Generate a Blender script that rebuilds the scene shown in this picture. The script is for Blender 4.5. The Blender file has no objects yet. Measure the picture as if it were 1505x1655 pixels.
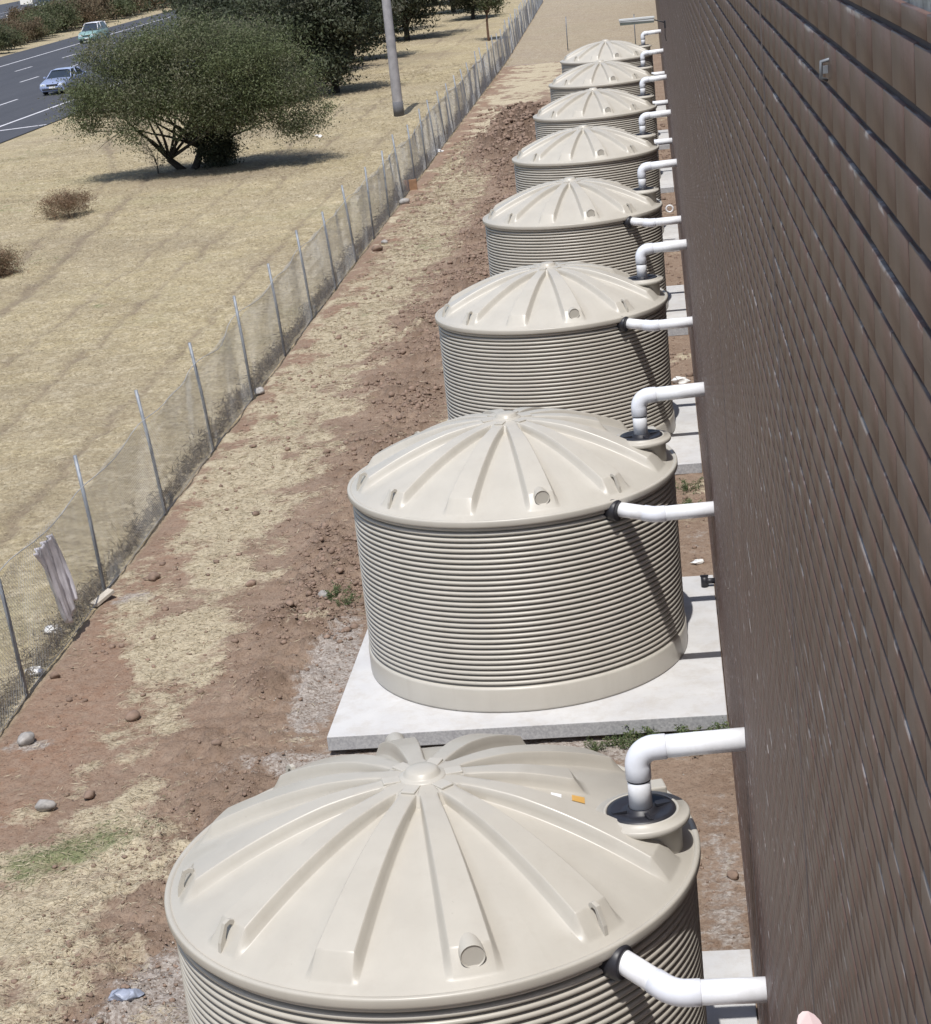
import bpy, bmesh, math, random
import numpy as np
from mathutils import Vector, Matrix, Quaternion

# ------------------------------------------------------------------ camera, sky, sun, exposure
scn = bpy.context.scene
C = scn.collection
cam_d = bpy.data.cameras.new('camera'); cam = bpy.data.objects.new('camera', cam_d); C.objects.link(cam)
CR = Vector((0.991288004770365, 0.08654625509355256, -0.09928664224189682))
CU = Vector((0.0690144346395352, 0.3007478624001634, 0.9512033069082118))
CF = Vector((-0.1121833294646491, 0.9497686397175967, -0.2921548075921597))
CP = Vector((1.9105571400505263, -14.544844566951616, 8.202300277684348))
cam.matrix_world = Matrix(((CR.x, CU.x, -CF.x, CP.x), (CR.y, CU.y, -CF.y, CP.y), (CR.z, CU.z, -CF.z, CP.z), (0, 0, 0, 1)))
cam_d.sensor_width = 36.0; cam_d.sensor_fit = 'AUTO'
cam_d.lens = 3168.701 / 1655.0 * 36.0
cam_d.clip_start = 0.05; cam_d.clip_end = 5000
scn.camera = cam

SUN_EL, SUN_AZ = 64.0, 3.0          # light travels towards +Y, turned SUN_AZ degrees towards +X
w = bpy.data.worlds.new('World'); scn.world = w; w.use_nodes = True
nt = w.node_tree; bg = nt.nodes['Background']
sky = nt.nodes.new('ShaderNodeTexSky'); sky.sky_type = 'NISHITA'; sky.sun_disc = False
sky.sun_elevation = math.radians(SUN_EL); sky.sun_rotation = math.radians(180 + SUN_AZ)
sky.air_density = 1.0; sky.dust_density = 1.5
nt.links.new(sky.outputs[0], bg.inputs[0]); bg.inputs[1].default_value = 0.13
sd = bpy.data.lights.new('sun', 'SUN'); sd.energy = 4.2; sd.angle = math.radians(0.5); sd.color = (1.0, 0.975, 0.935)
so = bpy.data.objects.new('sun', sd); C.objects.link(so)
_e, _a = math.radians(SUN_EL), math.radians(SUN_AZ)
trav = Vector((math.sin(_a) * math.cos(_e), math.cos(_a) * math.cos(_e), -math.sin(_e)))
so.rotation_euler = trav.to_track_quat('-Z', 'Y').to_euler()
so.location = (0, -30, 60)
scn.view_settings.view_transform = 'Standard'; scn.view_settings.look = 'None'
scn.view_settings.gamma = 1.0; scn.view_settings.exposure = 0.0
scn.cycles.max_bounces = 6

rng = np.random.default_rng(7); random.seed(7)

# ------------------------------------------------------------------ helpers
def tag(o, label=None, cat=None, group=None, kind=None):
    if label: o['label'] = label
    if cat: o['category'] = cat
    if group: o['group'] = group
    if kind: o['kind'] = kind
    return o

def empty(name, loc=(0, 0, 0), label=None, cat=None, group=None, rz=0.0):
    o = bpy.data.objects.new(name, None); C.objects.link(o); o.location = loc; o.rotation_euler = (0, 0, rz)
    o.empty_display_size = 0.2
    return tag(o, label, cat, group)

def mesh_np(name, verts, loops, sizes, mat, parent=None, smooth=False, attrs=None):
    """verts Nx3, loops flat, sizes per polygon"""
    me = bpy.data.meshes.new(name)
    verts = np.ascontiguousarray(verts, dtype=np.float32); loops = np.ascontiguousarray(loops, dtype=np.int32)
    sizes = np.asarray(sizes, dtype=np.int32)
    me.vertices.add(len(verts)); me.vertices.foreach_set('co', verts.ravel())
    me.loops.add(len(loops)); me.loops.foreach_set('vertex_index', loops)
    me.polygons.add(len(sizes))
    st = np.zeros(len(sizes), dtype=np.int32); st[1:] = np.cumsum(sizes)[:-1]
    me.polygons.foreach_set('loop_start', st); me.polygons.foreach_set('loop_total', sizes)
    if smooth: me.polygons.foreach_set('use_smooth', np.ones(len(sizes), dtype=bool))
    if attrs:
        for k, v in attrs.items():
            a = me.attributes.new(k, 'FLOAT_COLOR', 'POINT')
            a.data.foreach_set('color', np.ascontiguousarray(v, dtype=np.float32).ravel())
    me.update(calc_edges=True); me.validate()
    me.materials.append(mat)
    o = bpy.data.objects.new(name, me); C.objects.link(o)
    if parent: o.parent = parent
    return o

def grid_mesh(name, V, mat, parent=None, smooth=True, attrs=None, closed_u=False):
    """V: (nu, nv, 3)"""
    nu, nv = V.shape[:2]
    idx = np.arange(nu * nv).reshape(nu, nv)
    if closed_u: a = idx; b = np.roll(idx, -1, axis=0)
    else: a = idx[:-1]; b = idx[1:]
    q = np.stack([a[:, :-1], b[:, :-1], b[:, 1:], a[:, 1:]], -1).reshape(-1, 4)
    return mesh_np(name, V.reshape(-1, 3), q.ravel(), np.full(len(q), 4), mat, parent, smooth, attrs)

class MB:
    """collects shapes into one bmesh"""
    def __init__(s): s.v = []; s.f = []; s.sm = []
    def add(s, vs, fs, smooth=False):
        n = len(s.v); s.v += [tuple(v) for v in vs]; s.f += [tuple(n + i for i in f) for f in fs]; s.sm += [smooth] * len(fs)
    def box(s, c, d, rot=None):
        vs = [Vector((x * d[0] / 2, y * d[1] / 2, z * d[2] / 2)) for x in (-1, 1) for y in (-1, 1) for z in (-1, 1)]
        if rot is not None: vs = [rot @ v for v in vs]
        vs = [v + Vector(c) for v in vs]
        s.add(vs, [(0, 1, 3, 2), (4, 6, 7, 5), (0, 4, 5, 1), (2, 3, 7, 6), (0, 2, 6, 4), (1, 5, 7, 3)])
    def tube(s, pts, rad, seg=16, caps=True, smooth=True):
        pts = [Vector(p) for p in pts]
        if not hasattr(rad, '__len__'): rad = [rad] * len(pts)
        t0 = (pts[1] - pts[0]).normalized()
        up = Vector((0, 0, 1)) if abs(t0.z) < .9 else Vector((1, 0, 0))
        n = t0.cross(up).normalized(); prev = t0; base = len(s.v); rings = []
        vs = []
        for i, p in enumerate(pts):
            t = ((pts[min(i + 1, len(pts) - 1)] - pts[i]).normalized() + (pts[i] - pts[max(i - 1, 0)]).normalized()).normalized()
            q = prev.rotation_difference(t); n = q @ n; prev = t; b = t.cross(n)
            vs += [p + (n * math.cos(2 * math.pi * k / seg) + b * math.sin(2 * math.pi * k / seg)) * rad[i] for k in range(seg)]
        fs = []
        for i in range(len(pts) - 1):
            for k in range(seg):
                k2 = (k + 1) % seg
                fs.append((i * seg + k, i * seg + k2, (i + 1) * seg + k2, (i + 1) * seg + k))
        s.add(vs, fs, smooth)
        if caps:
            n0 = base
            s.f.append(tuple(n0 + k for k in range(seg - 1, -1, -1))); s.sm.append(False)
            e = base + (len(pts) - 1) * seg
            s.f.append(tuple(e + k for k in range(seg))); s.sm.append(False)
    def lathe(s, prof, seg=48, c=(0, 0, 0), smooth=True, close=False):
        vs = []
        for r, z in prof:
            for k in range(seg):
                a = 2 * math.pi * k / seg
                vs.append((c[0] + r * math.cos(a), c[1] + r * math.sin(a), c[2] + z))
        fs = []
        for i in range(len(prof) - 1):
            for k in range(seg):
                k2 = (k + 1) % seg
                fs.append((i * seg + k, i * seg + k2, (i + 1) * seg + k2, (i + 1) * seg + k))
        base = len(s.v)
        s.add(vs, fs, smooth)
        if close:
            e = base + (len(prof) - 1) * seg
            s.f.append(tuple(e + k for k in range(seg))); s.sm.append(False)
    def build(s, name, mat, parent=None, bevel=0.0, loc=None):
        me = bpy.data.meshes.new(name); me.from_pydata(s.v, [], s.f)
        me.polygons.foreach_set('use_smooth', s.sm); me.update(); me.materials.append(mat)
        o = bpy.data.objects.new(name, me); C.objects.link(o)
        if parent: o.parent = parent
        if loc: o.location = loc
        if bevel:
            m = o.modifiers.new('bevel', 'BEVEL'); m.width = bevel; m.segments = 2; m.limit_method = 'ANGLE'
        return o

def copy_tree(o, parent=None):
    c = o.copy(); C.objects.link(c); c.parent = parent
    for ch in list(kids.get(o.name, [])) or [x for x in scn.objects if x.parent == o]:
        copy_tree(ch, c)
    return c
kids = {}

# value noise
_T = {}
def vnoise(x, y, seed=0):
    if seed not in _T: _T[seed] = np.random.default_rng(1000 + seed).random((256, 256)).astype(np.float32)
    T = _T[seed]
    xi = np.floor(x).astype(int); yi = np.floor(y).astype(int); fx = x - xi; fy = y - yi
    fx = fx * fx * (3 - 2 * fx); fy = fy * fy * (3 - 2 * fy)
    a = T[xi & 255, yi & 255]; b = T[(xi + 1) & 255, yi & 255]; c = T[xi & 255, (yi + 1) & 255]; d = T[(xi + 1) & 255, (yi + 1) & 255]
    return (a * (1 - fx) + b * fx) * (1 - fy) + (c * (1 - fx) + d * fx) * fy
def fbm(x, y, f, o=4, seed=0):
    s = 0; a = 1; t = 0
    for i in range(o):
        s = s + a * (vnoise(x * f + 17.3 * i, y * f + 5.1 * i, seed + i) * 2 - 1); t += a; a *= .5; f *= 2.03
    return s / t * 1.6
def sstep(a, b, x):
    t = np.clip((x - a) / (b - a), 0, 1); return t * t * (3 - 2 * t)

# ------------------------------------------------------------------ materials
class NT:
    def __init__(s, name):
        s.m = bpy.data.materials.new(name); s.m.use_nodes = True; s.t = s.m.node_tree; s.b = s.t.nodes['Principled BSDF']
        s.out = s.t.nodes['Material Output']
    def n(s, typ, **kw):
        nd = s.t.nodes.new('ShaderNode' + typ)
        for k, v in kw.items():
            if k.startswith('_'): setattr(nd, k[1:], v)
            else: s.set(nd, k, v)
        return nd
    def set(s, nd, k, v):
        k = k.replace('__', ' ')
        inp = nd.inputs[int(k[1:])] if (k[0] == 'i' and k[1:].isdigit()) else nd.inputs[k]
        if isinstance(v, bpy.types.NodeSocket): s.t.links.new(v, inp)
        else:
            if inp.type == 'RGBA' and hasattr(v, '__len__') and len(v) == 3: v = (*v, 1)
            inp.default_value = v
    def coord(s, obj=True):
        return s.n('TexCoord').outputs['Object']
    def geo(s): return s.n('NewGeometry').outputs['Position']
    def noise(s, vec, scale, detail=4, rough=.55, dist=0.0):
        nd = s.n('TexNoise', Vector=vec, Scale=scale, Detail=detail, Roughness=rough, Distortion=dist); return nd.outputs['Fac']
    def ramp(s, f, stops, interp='LINEAR'):
        nd = s.n('ValToRGB'); cr = nd.color_ramp; cr.interpolation = interp
        while len(cr.elements) < len(stops): cr.elements.new(.5)
        for e, (p, c) in zip(cr.elements, stops):
            e.position = p; e.color = (*c, 1) if hasattr(c, '__len__') else (c, c, c, 1)
        s.t.links.new(f, nd.inputs[0]); return nd.outputs[0]
    def mix(s, f, a, b, bt='MIX'):
        nd = s.t.nodes.new('ShaderNodeMix'); nd.data_type = 'RGBA'; nd.blend_type = bt
        for k, v in ((0, f), (6, a), (7, b)):
            if isinstance(v, bpy.types.NodeSocket): s.t.links.new(v, nd.inputs[k])
            else:
                if k and len(v) == 3: v = (*v, 1)
                nd.inputs[k].default_value = v
        return nd.outputs[2]
    def math(s, op, a, b=None, clamp=False):
        nd = s.t.nodes.new('ShaderNodeMath'); nd.operation = op; nd.use_clamp = clamp
        for k, v in ((0, a), (1, b)):
            if v is None: continue
            if isinstance(v, bpy.types.NodeSocket): s.t.links.new(v, nd.inputs[k])
            else: nd.inputs[k].default_value = v
        return nd.outputs[0]
    def mapping(s, vec, scale=(1, 1, 1), rot=(0, 0, 0)):
        nd = s.n('Mapping', Vector=vec); nd.inputs['Scale'].default_value = scale; nd.inputs['Rotation'].default_value = rot
        return nd.outputs[0]
    def bump(s, h, strength=.5, dist=.01, normal=None):
        nd = s.n('Bump', Height=h, Strength=strength, Distance=dist)
        if normal is not None: s.t.links.new(normal, nd.inputs['Normal'])
        return nd.outputs[0]
    def attr(s, name):
        nd = s.t.nodes.new('ShaderNodeAttribute'); nd.attribute_name = name; return nd
    def fin(s, col=None, rough=.6, normal=None, metal=0.0, spec=None):
        if col is not None: s.set(s.b, 'Base Color', col)
        s.set(s.b, 'Roughness', rough); s.set(s.b, 'Metallic', metal)
        if normal is not None: s.t.links.new(normal, s.b.inputs['Normal'])
        if spec is not None: s.set(s.b, 'Specular IOR Level', spec)
        return s.m

def simple(name, col, rough=.6, var=.08, scale=6.0, metal=0.0, bump=0.0, spec=None):
    t = NT(name); p = t.geo(); f = t.noise(p, scale, 5)
    c = t.mix(t.ramp(f, [(.3, 0.0), (.7, 1.0)]), tuple(x * (1 - var) for x in col), tuple(min(1, x * (1 + var)) for x in col))
    nm = t.bump(t.noise(p, scale * 12, 4), bump, .004) if bump else None
    return t.fin(c, rough, nm, metal, spec)

def mat_plastic():
    t = NT('beige_polyethylene'); p = t.coord()
    f = t.noise(p, 2.2, 5, .6); g = t.noise(p, 55, 3)
    c = t.mix(t.ramp(f, [(.35, 0.0), (.72, 1.0)]), (.462, .434, .382), (.498, .469, .414))
    dust = t.ramp(t.noise(p, 9, 6, .7), [(.56, 0.0), (.78, 1.0)])
    c = t.mix(t.math('MULTIPLY', dust, .25), c, (.45, .40, .34))
    r = t.ramp(f, [(.3, .32), (.7, .46)])
    oi = t.n('ObjectInfo').outputs['Random']
    c = t.mix(1.0, c, t.ramp(oi, [(0, (.955, .95, .94)), (1, (1.03, 1.035, 1.04))]), 'MULTIPLY')
    run = t.ramp(t.noise(t.mapping(p, (5, 5, .5)), 1.0, 5, .7), [(.52, 0.0), (.72, 1.0)])
    c = t.mix(t.math('MULTIPLY', run, .16), c, (.33, .29, .24))
    spot = t.ramp(t.noise(p, 26, 2, .5), [(.76, 0.0), (.775, 1.0)])
    c = t.mix(t.math('MULTIPLY', spot, .35), c, (.30, .27, .23))
    m = t.fin(c, .42, t.bump(g, .08, .002), 0, .5); t.set(t.b, 'Roughness', r)
    return m
M_TANK = mat_plastic()

def mat_pvc():
    t = NT('white_pvc'); p = t.coord()
    f = t.ramp(t.noise(p, 7, 5, .65), [(.45, 0.0), (.85, 1.0)])
    c = t.mix(f, (.84, .85, .88), (.70, .70, .71))
    return t.fin(c, .3, None, 0, .5)
M_PVC = mat_pvc()
M_PVCJ = simple('white_pvc_fitting', (.74, .76, .82), .35, .04, 9)
M_BLACK = simple('black_rubber', (.022, .022, .028), .45, .2, 14)
M_GALV = simple('galvanised_steel', (.26, .28, .31), .6, .25, 9, .3)
M_WIRE = simple('weathered_wire', (.46, .47, .48), .6, .2, 3, .2)
M_ROCK = simple('grey_stone', (.34, .32, .30), .9, .3, 16, bump=.6)
M_CLOD = simple('brown_earth_clod', (.235, .165, .125), .95, .3, 9, bump=.7)
M_WHITE = simple('white_litter', (.78, .77, .75), .6, .08, 20)
M_STICK_W = simple('white_sticker', (.82, .82, .85), .4, .03, 20)
M_STICK_O = simple('orange_sticker', (.62, .36, .10), .4, .05, 20)
M_SHEET = simple('grey_purple_plastic_film', (.62, .60, .64), .35, .2, 5)
M_GLASS = simple('dark_car_glass', (.03, .04, .055), .08, .1, 2, spec=.8)
M_TYRE = simple('tyre_rubber', (.02, .02, .022), .8, .1, 10)
M_RIM = simple('wheel_rim', (.45, .47, .5), .35, .1, 4, .7)
M_LAMPG = simple('headlight_glass', (.75, .8, .85), .1, .05, 4)

def mat_concrete():
    t = NT('pale_concrete'); p = t.geo()
    f = t.noise(p, 1.3, 6, .6); g = t.noise(p, 40, 4, .6)
    c = t.mix(t.ramp(f, [(.3, 0.0), (.7, 1.0)]), (.50, .495, .50), (.60, .595, .59))
    c = t.mix(t.math('MULTIPLY', t.ramp(t.noise(p, 4, 7, .75), [(.46, 0.0), (.72, 1.0)]), .55), c, (.42, .38, .33))
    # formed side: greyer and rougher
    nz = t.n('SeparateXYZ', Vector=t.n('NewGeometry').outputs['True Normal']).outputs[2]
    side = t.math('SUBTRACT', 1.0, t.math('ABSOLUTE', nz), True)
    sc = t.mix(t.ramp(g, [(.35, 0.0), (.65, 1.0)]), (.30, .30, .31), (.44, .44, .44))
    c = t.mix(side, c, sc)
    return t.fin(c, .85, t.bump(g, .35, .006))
M_CONC = mat_concrete()

def mat_brick():
    t = NT('brown_painted_brick'); p = t.geo()
    at = t.attr('tint'); v = t.n('SeparateColor', Color=at.outputs['Color']).outputs[0]
    lo = t.noise(p, .55, 5, .6)
    st = t.noise(t.mapping(p, (9, 9, .35)), 1.0, 6, .7)          # vertical streaks
    st2 = t.noise(t.mapping(p, (40, 40, 1.2)), 1.0, 4, .7)
    c = t.mix(t.ramp(lo, [(.3, 0.0), (.7, 1.0)]), (.120, .068, .055), (.150, .092, .076))
    c = t.mix(t.math('MULTIPLY', t.ramp(st, [(.42, 0.0), (.72, 1.0)]), .5), c, (.18, .145, .128))
    c = t.mix(t.math('MULTIPLY', t.ramp(st2, [(.6, 0.0), (.75, 1.0)]), .35), c, (.21, .175, .16))
    c = t.mix(1.0, c, t.ramp(v, [(0, .975), (1, 1.02)]), 'MULTIPLY')
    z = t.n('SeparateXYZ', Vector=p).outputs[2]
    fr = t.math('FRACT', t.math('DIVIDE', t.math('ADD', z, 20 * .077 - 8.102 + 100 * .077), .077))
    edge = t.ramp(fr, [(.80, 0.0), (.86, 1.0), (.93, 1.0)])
    glint = t.ramp(t.noise(t.mapping(p, (1, 3.2, 9)), 1.0, 4, .75), [(.56, 0.0), (.62, 1.0)])
    c = t.mix(t.math('MULTIPLY', t.math('MULTIPLY', edge, glint), .75), c, (.40, .37, .36))  # grazing sun on the top brick edges, put into the colour
    chip_glint = t.ramp(t.noise(t.mapping(p, (20, 2.2, 55)), 1.0, 4, .7), [(.70, 0.0), (.73, 1.0)])
    c = t.mix(t.math('MULTIPLY', chip_glint, .45), c, (.33, .30, .29))  # pale dashes: paint chips with sun sparkle painted in
    nm = t.bump(t.noise(p, 60, 5, .7), .35, .003)
    return t.fin(c, .5, nm, 0, .42)
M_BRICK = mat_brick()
M_MORTAR = simple('shaded_brown_mortar', (.075, .066, .076), .9, .25, 6, bump=.4)  # dark bluish tone includes the shade of the recessed joints
M_ROOF = simple('pale_roof_sheet', (.45, .47, .5), .5, .15, 3)
M_MOSS = None #('mossy_wall_edge', (.18, .2, .12), .95, .5, 40, bump=.6)

def mat_ground():
    t = NT('earth_and_grass'); p = t.geo()
    a1 = t.n('SeparateColor', Color=t.attr('mask').outputs['Color']); a2 = t.n('SeparateColor', Color=t.attr('mask2').outputs['Color'])
    straw, green, gravel = a1.outputs[0], a1.outputs[1], a1.outputs[2]
    field, red, dark = a2.outputs[0], a2.outputs[1], a2.outputs[2]
    n1 = t.noise(p, 1.1, 6, .62); n2 = t.noise(p, 7, 6, .65); n3 = t.noise(p, 34, 5, .65); n4 = t.noise(p, 110, 3, .6)
    stalk = t.noise(t.mapping(p, (14, 75, 20), (0, 0, .5)), 1.0, 5, .7)
    stalk2 = t.noise(t.mapping(p, (60, 12, 20), (0, 0, -.3)), 1.0, 5, .7)
    # soil
    soil = t.mix(t.ramp(n1, [(.3, 0.0), (.7, 1.0)]), (.218, .148, .104), (.315, .230, .172))
    soil = t.mix(t.math('MULTIPLY', red, .55), soil, t.mix(n2, (.26, .135, .080), (.355, .215, .145)))
    soil = t.mix(t.ramp(n2, [(.35, 0.0), (.7, .55)]), soil, (.385, .300, .232))
    soil = t.mix(t.math('MULTIPLY', t.ramp(n3, [(.3, 1.0), (.5, 0.0)]), .65), soil, (.105, .070, .052))
    soil = t.mix(t.ramp(n4, [(.64, 0.0), (.74, .8)]), soil, (.44, .39, .34))
    soil = t.mix(t.math('MULTIPLY', dark, .75), soil, (.085, .055, .040))
    # gravel
    vor = t.n('TexVoronoi', Vector=p, Scale=42.0); vc = t.n('SeparateColor', Color=vor.outputs['Color']).outputs[0]
    grv = t.mix(vc, (.22, .175, .145), (.47, .425, .385))
    fac = t.ramp(t.math('ADD', gravel, t.math('MULTIPLY', t.math('SUBTRACT', n2, .5), .9)), [(.42, 0.0), (.6, 1.0)])
    col = t.mix(fac, soil, grv)
    # straw
    s0 = t.mix(t.ramp(stalk, [(.36, 0.0), (.66, 1.0)]), (.35, .29, .195), (.66, .58, .43))
    s0 = t.mix(t.ramp(stalk2, [(.55, 0.0), (.75, .7)]), s0, (.70, .64, .50))
    s0 = t.mix(t.ramp(n3, [(.3, .6), (.45, 0.0)]), s0, (.18, .135, .09))
    fac = t.ramp(t.math('ADD', straw, t.math('ADD', t.math('MULTIPLY', t.math('SUBTRACT', n2, .5), 1.1), t.math('MULTIPLY', t.math('SUBTRACT', n3, .5), .7))), [(.34, 0.0), (.74, 1.0)])
    col = t.mix(fac, col, s0)
    # dry field
    f0 = t.mix(t.ramp(n1, [(.32, 0.0), (.68, 1.0)]), (.365, .300, .175), (.52, .438, .278))
    n0 = t.noise(p, .16, 5, .6)
    f0 = t.mix(t.ramp(n0, [(.45, 0.0), (.68, .6)]), f0, (.33, .275, .205))
    f0 = t.mix(t.ramp(n0, [(.30, .6), (.44, 0.0)]), f0, (.335, .31, .185))
    f0 = t.mix(t.ramp(t.noise(p, 2.6, 5, .7), [(.50, 0.0), (.66, .6)]), f0, (.60, .525, .385))
    f0 = t.mix(t.ramp(n2, [(.35, .8), (.55, 0.0)]), f0, (.27, .22, .14))
    n6 = t.noise(p, 15, 4, .6)
    f0 = t.mix(t.ramp(n6, [(.34, .85), (.47, 0.0)]), f0, (.24, .19, .12))
    f0 = t.mix(t.ramp(n6, [(.56, 0.0), (.70, .8)]), f0, (.64, .56, .40))
    f0 = t.mix(t.ramp(n3, [(.28, .7), (.46, 0.0)]), f0, (.20, .165, .10))
    f0 = t.mix(t.ramp(stalk2, [(.55, 0.0), (.78, .8)]), f0, (.60, .52, .385))
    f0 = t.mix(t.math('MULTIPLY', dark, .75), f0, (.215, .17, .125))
    col = t.mix(field, col, f0)
    # living grass
    gr = t.mix(t.ramp(n3, [(.35, 0.0), (.65, 1.0)]), (.115, .145, .062), (.235, .25, .125))
    fac = t.ramp(t.math('ADD', green, t.math('MULTIPLY', t.math('SUBTRACT', n2, .5), 1.2)), [(.45, 0.0), (.85, .85)])
    col = t.mix(fac, col, gr)
    h = t.math('ADD', t.math('MULTIPLY', n3, 1.0), t.math('MULTIPLY', n4, .35))
    nm = t.bump(h, .8, .03)
    nm = t.bump(n2, .5, .06, nm)
    return t.fin(col, .95, nm, 0, .15)
M_GROUND = mat_ground()

def mat_asphalt():
    t = NT('grey_asphalt'); p = t.geo()
    n1 = t.noise(t.mapping(p, (1, .05, 1)), .8, 4); n2 = t.noise(p, 5, 5)
    c = t.mix(t.ramp(n1, [(.3, 0.0), (.7, 1.0)]), (.048, .050, .060), (.066, .068, .080))
    c = t.mix(t.ramp(n2, [(.4, 0.0), (.7, .4)]), c, (.085, .085, .092))
    return t.fin(c, .85, t.bump(t.noise(p, 60, 3), .3, .01))
M_ASPH = mat_asphalt()
M_PAINT = simple('white_road_paint', (.62, .61, .64), .7, .15, 3)

def mat_leaf(name, a, b, c3):
    t = NT(name); at = t.n('SeparateColor', Color=t.attr('tint').outputs['Color'])
    col = t.mix(at.outputs[0], a, b); col = t.mix(t.math('MULTIPLY', at.outputs[1], .8), col, c3)
    m = t.fin(col, .6, None, 0, .25)
    tr = t.n('BsdfTranslucent', Color=t.mix(.5, col, b)); mx = t.n('MixShader'); mx.inputs[0].default_value = .22
    t.t.links.new(t.b.outputs[0], mx.inputs[1]); t.t.links.new(tr.outputs[0], mx.inputs[2]); t.t.links.new(mx.outputs[0], t.out.inputs[0])
    return m
M_LEAF = mat_leaf('olive_green_foliage', (.072, .092, .040), (.140, .165, .075), (.20, .185, .135))
M_LEAFD = mat_leaf('dark_green_foliage', (.034, .044, .026), (.075, .090, .050), (.11, .105, .08))
M_LEAFB = mat_leaf('brown_scrub_foliage', (.11, .082, .052), (.19, .135, .085), (.10, .11, .055))
M_LEAFG = mat_leaf('green_scrub_foliage', (.075, .095, .045), (.14, .16, .08), (.15, .12, .085))
M_LEAFS = mat_leaf('dry_shrub_twigs', (.20, .13, .085), (.30, .20, .13), (.16, .15, .09))
M_STRAW = mat_leaf('dry_grass_blades', (.36, .30, .20), (.64, .56, .42), (.24, .20, .14))
M_STRAWF = mat_leaf('dry_field_blades', (.38, .32, .21), (.56, .48, .34), (.30, .26, .17))
M_WEED = mat_leaf('green_weeds', (.07, .105, .045), (.14, .19, .08), (.22, .21, .12))
M_TWIG = mat_leaf('dead_weed_stalks', (.13, .10, .07), (.30, .25, .17), (.07, .06, .045))
M_BARK = simple('dark_bark', (.045, .038, .032), .95, .35, 8, bump=.8)
M_BARK2 = simple('red_brown_bark', (.13, .075, .05), .95, .3, 8, bump=.8)

# ------------------------------------------------------------------ layout numbers
TY = [-2.448, 6.385, 15.955, 25.563, 34.971, 44.713, 54.735, 64.625]
TZ = [-0.123, 0.064, 0, 0, 0, 0, 0, 0]
WX = 2.184
GZ = -0.13
FXP = ([-8, 0, 40, 97, 138, 165, 260], [-5.93, -5.93, -6.12, -6.4, -7.1, -7.6, -9.5])
def fence_x(y): return np.interp(y, *FXP)

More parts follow.
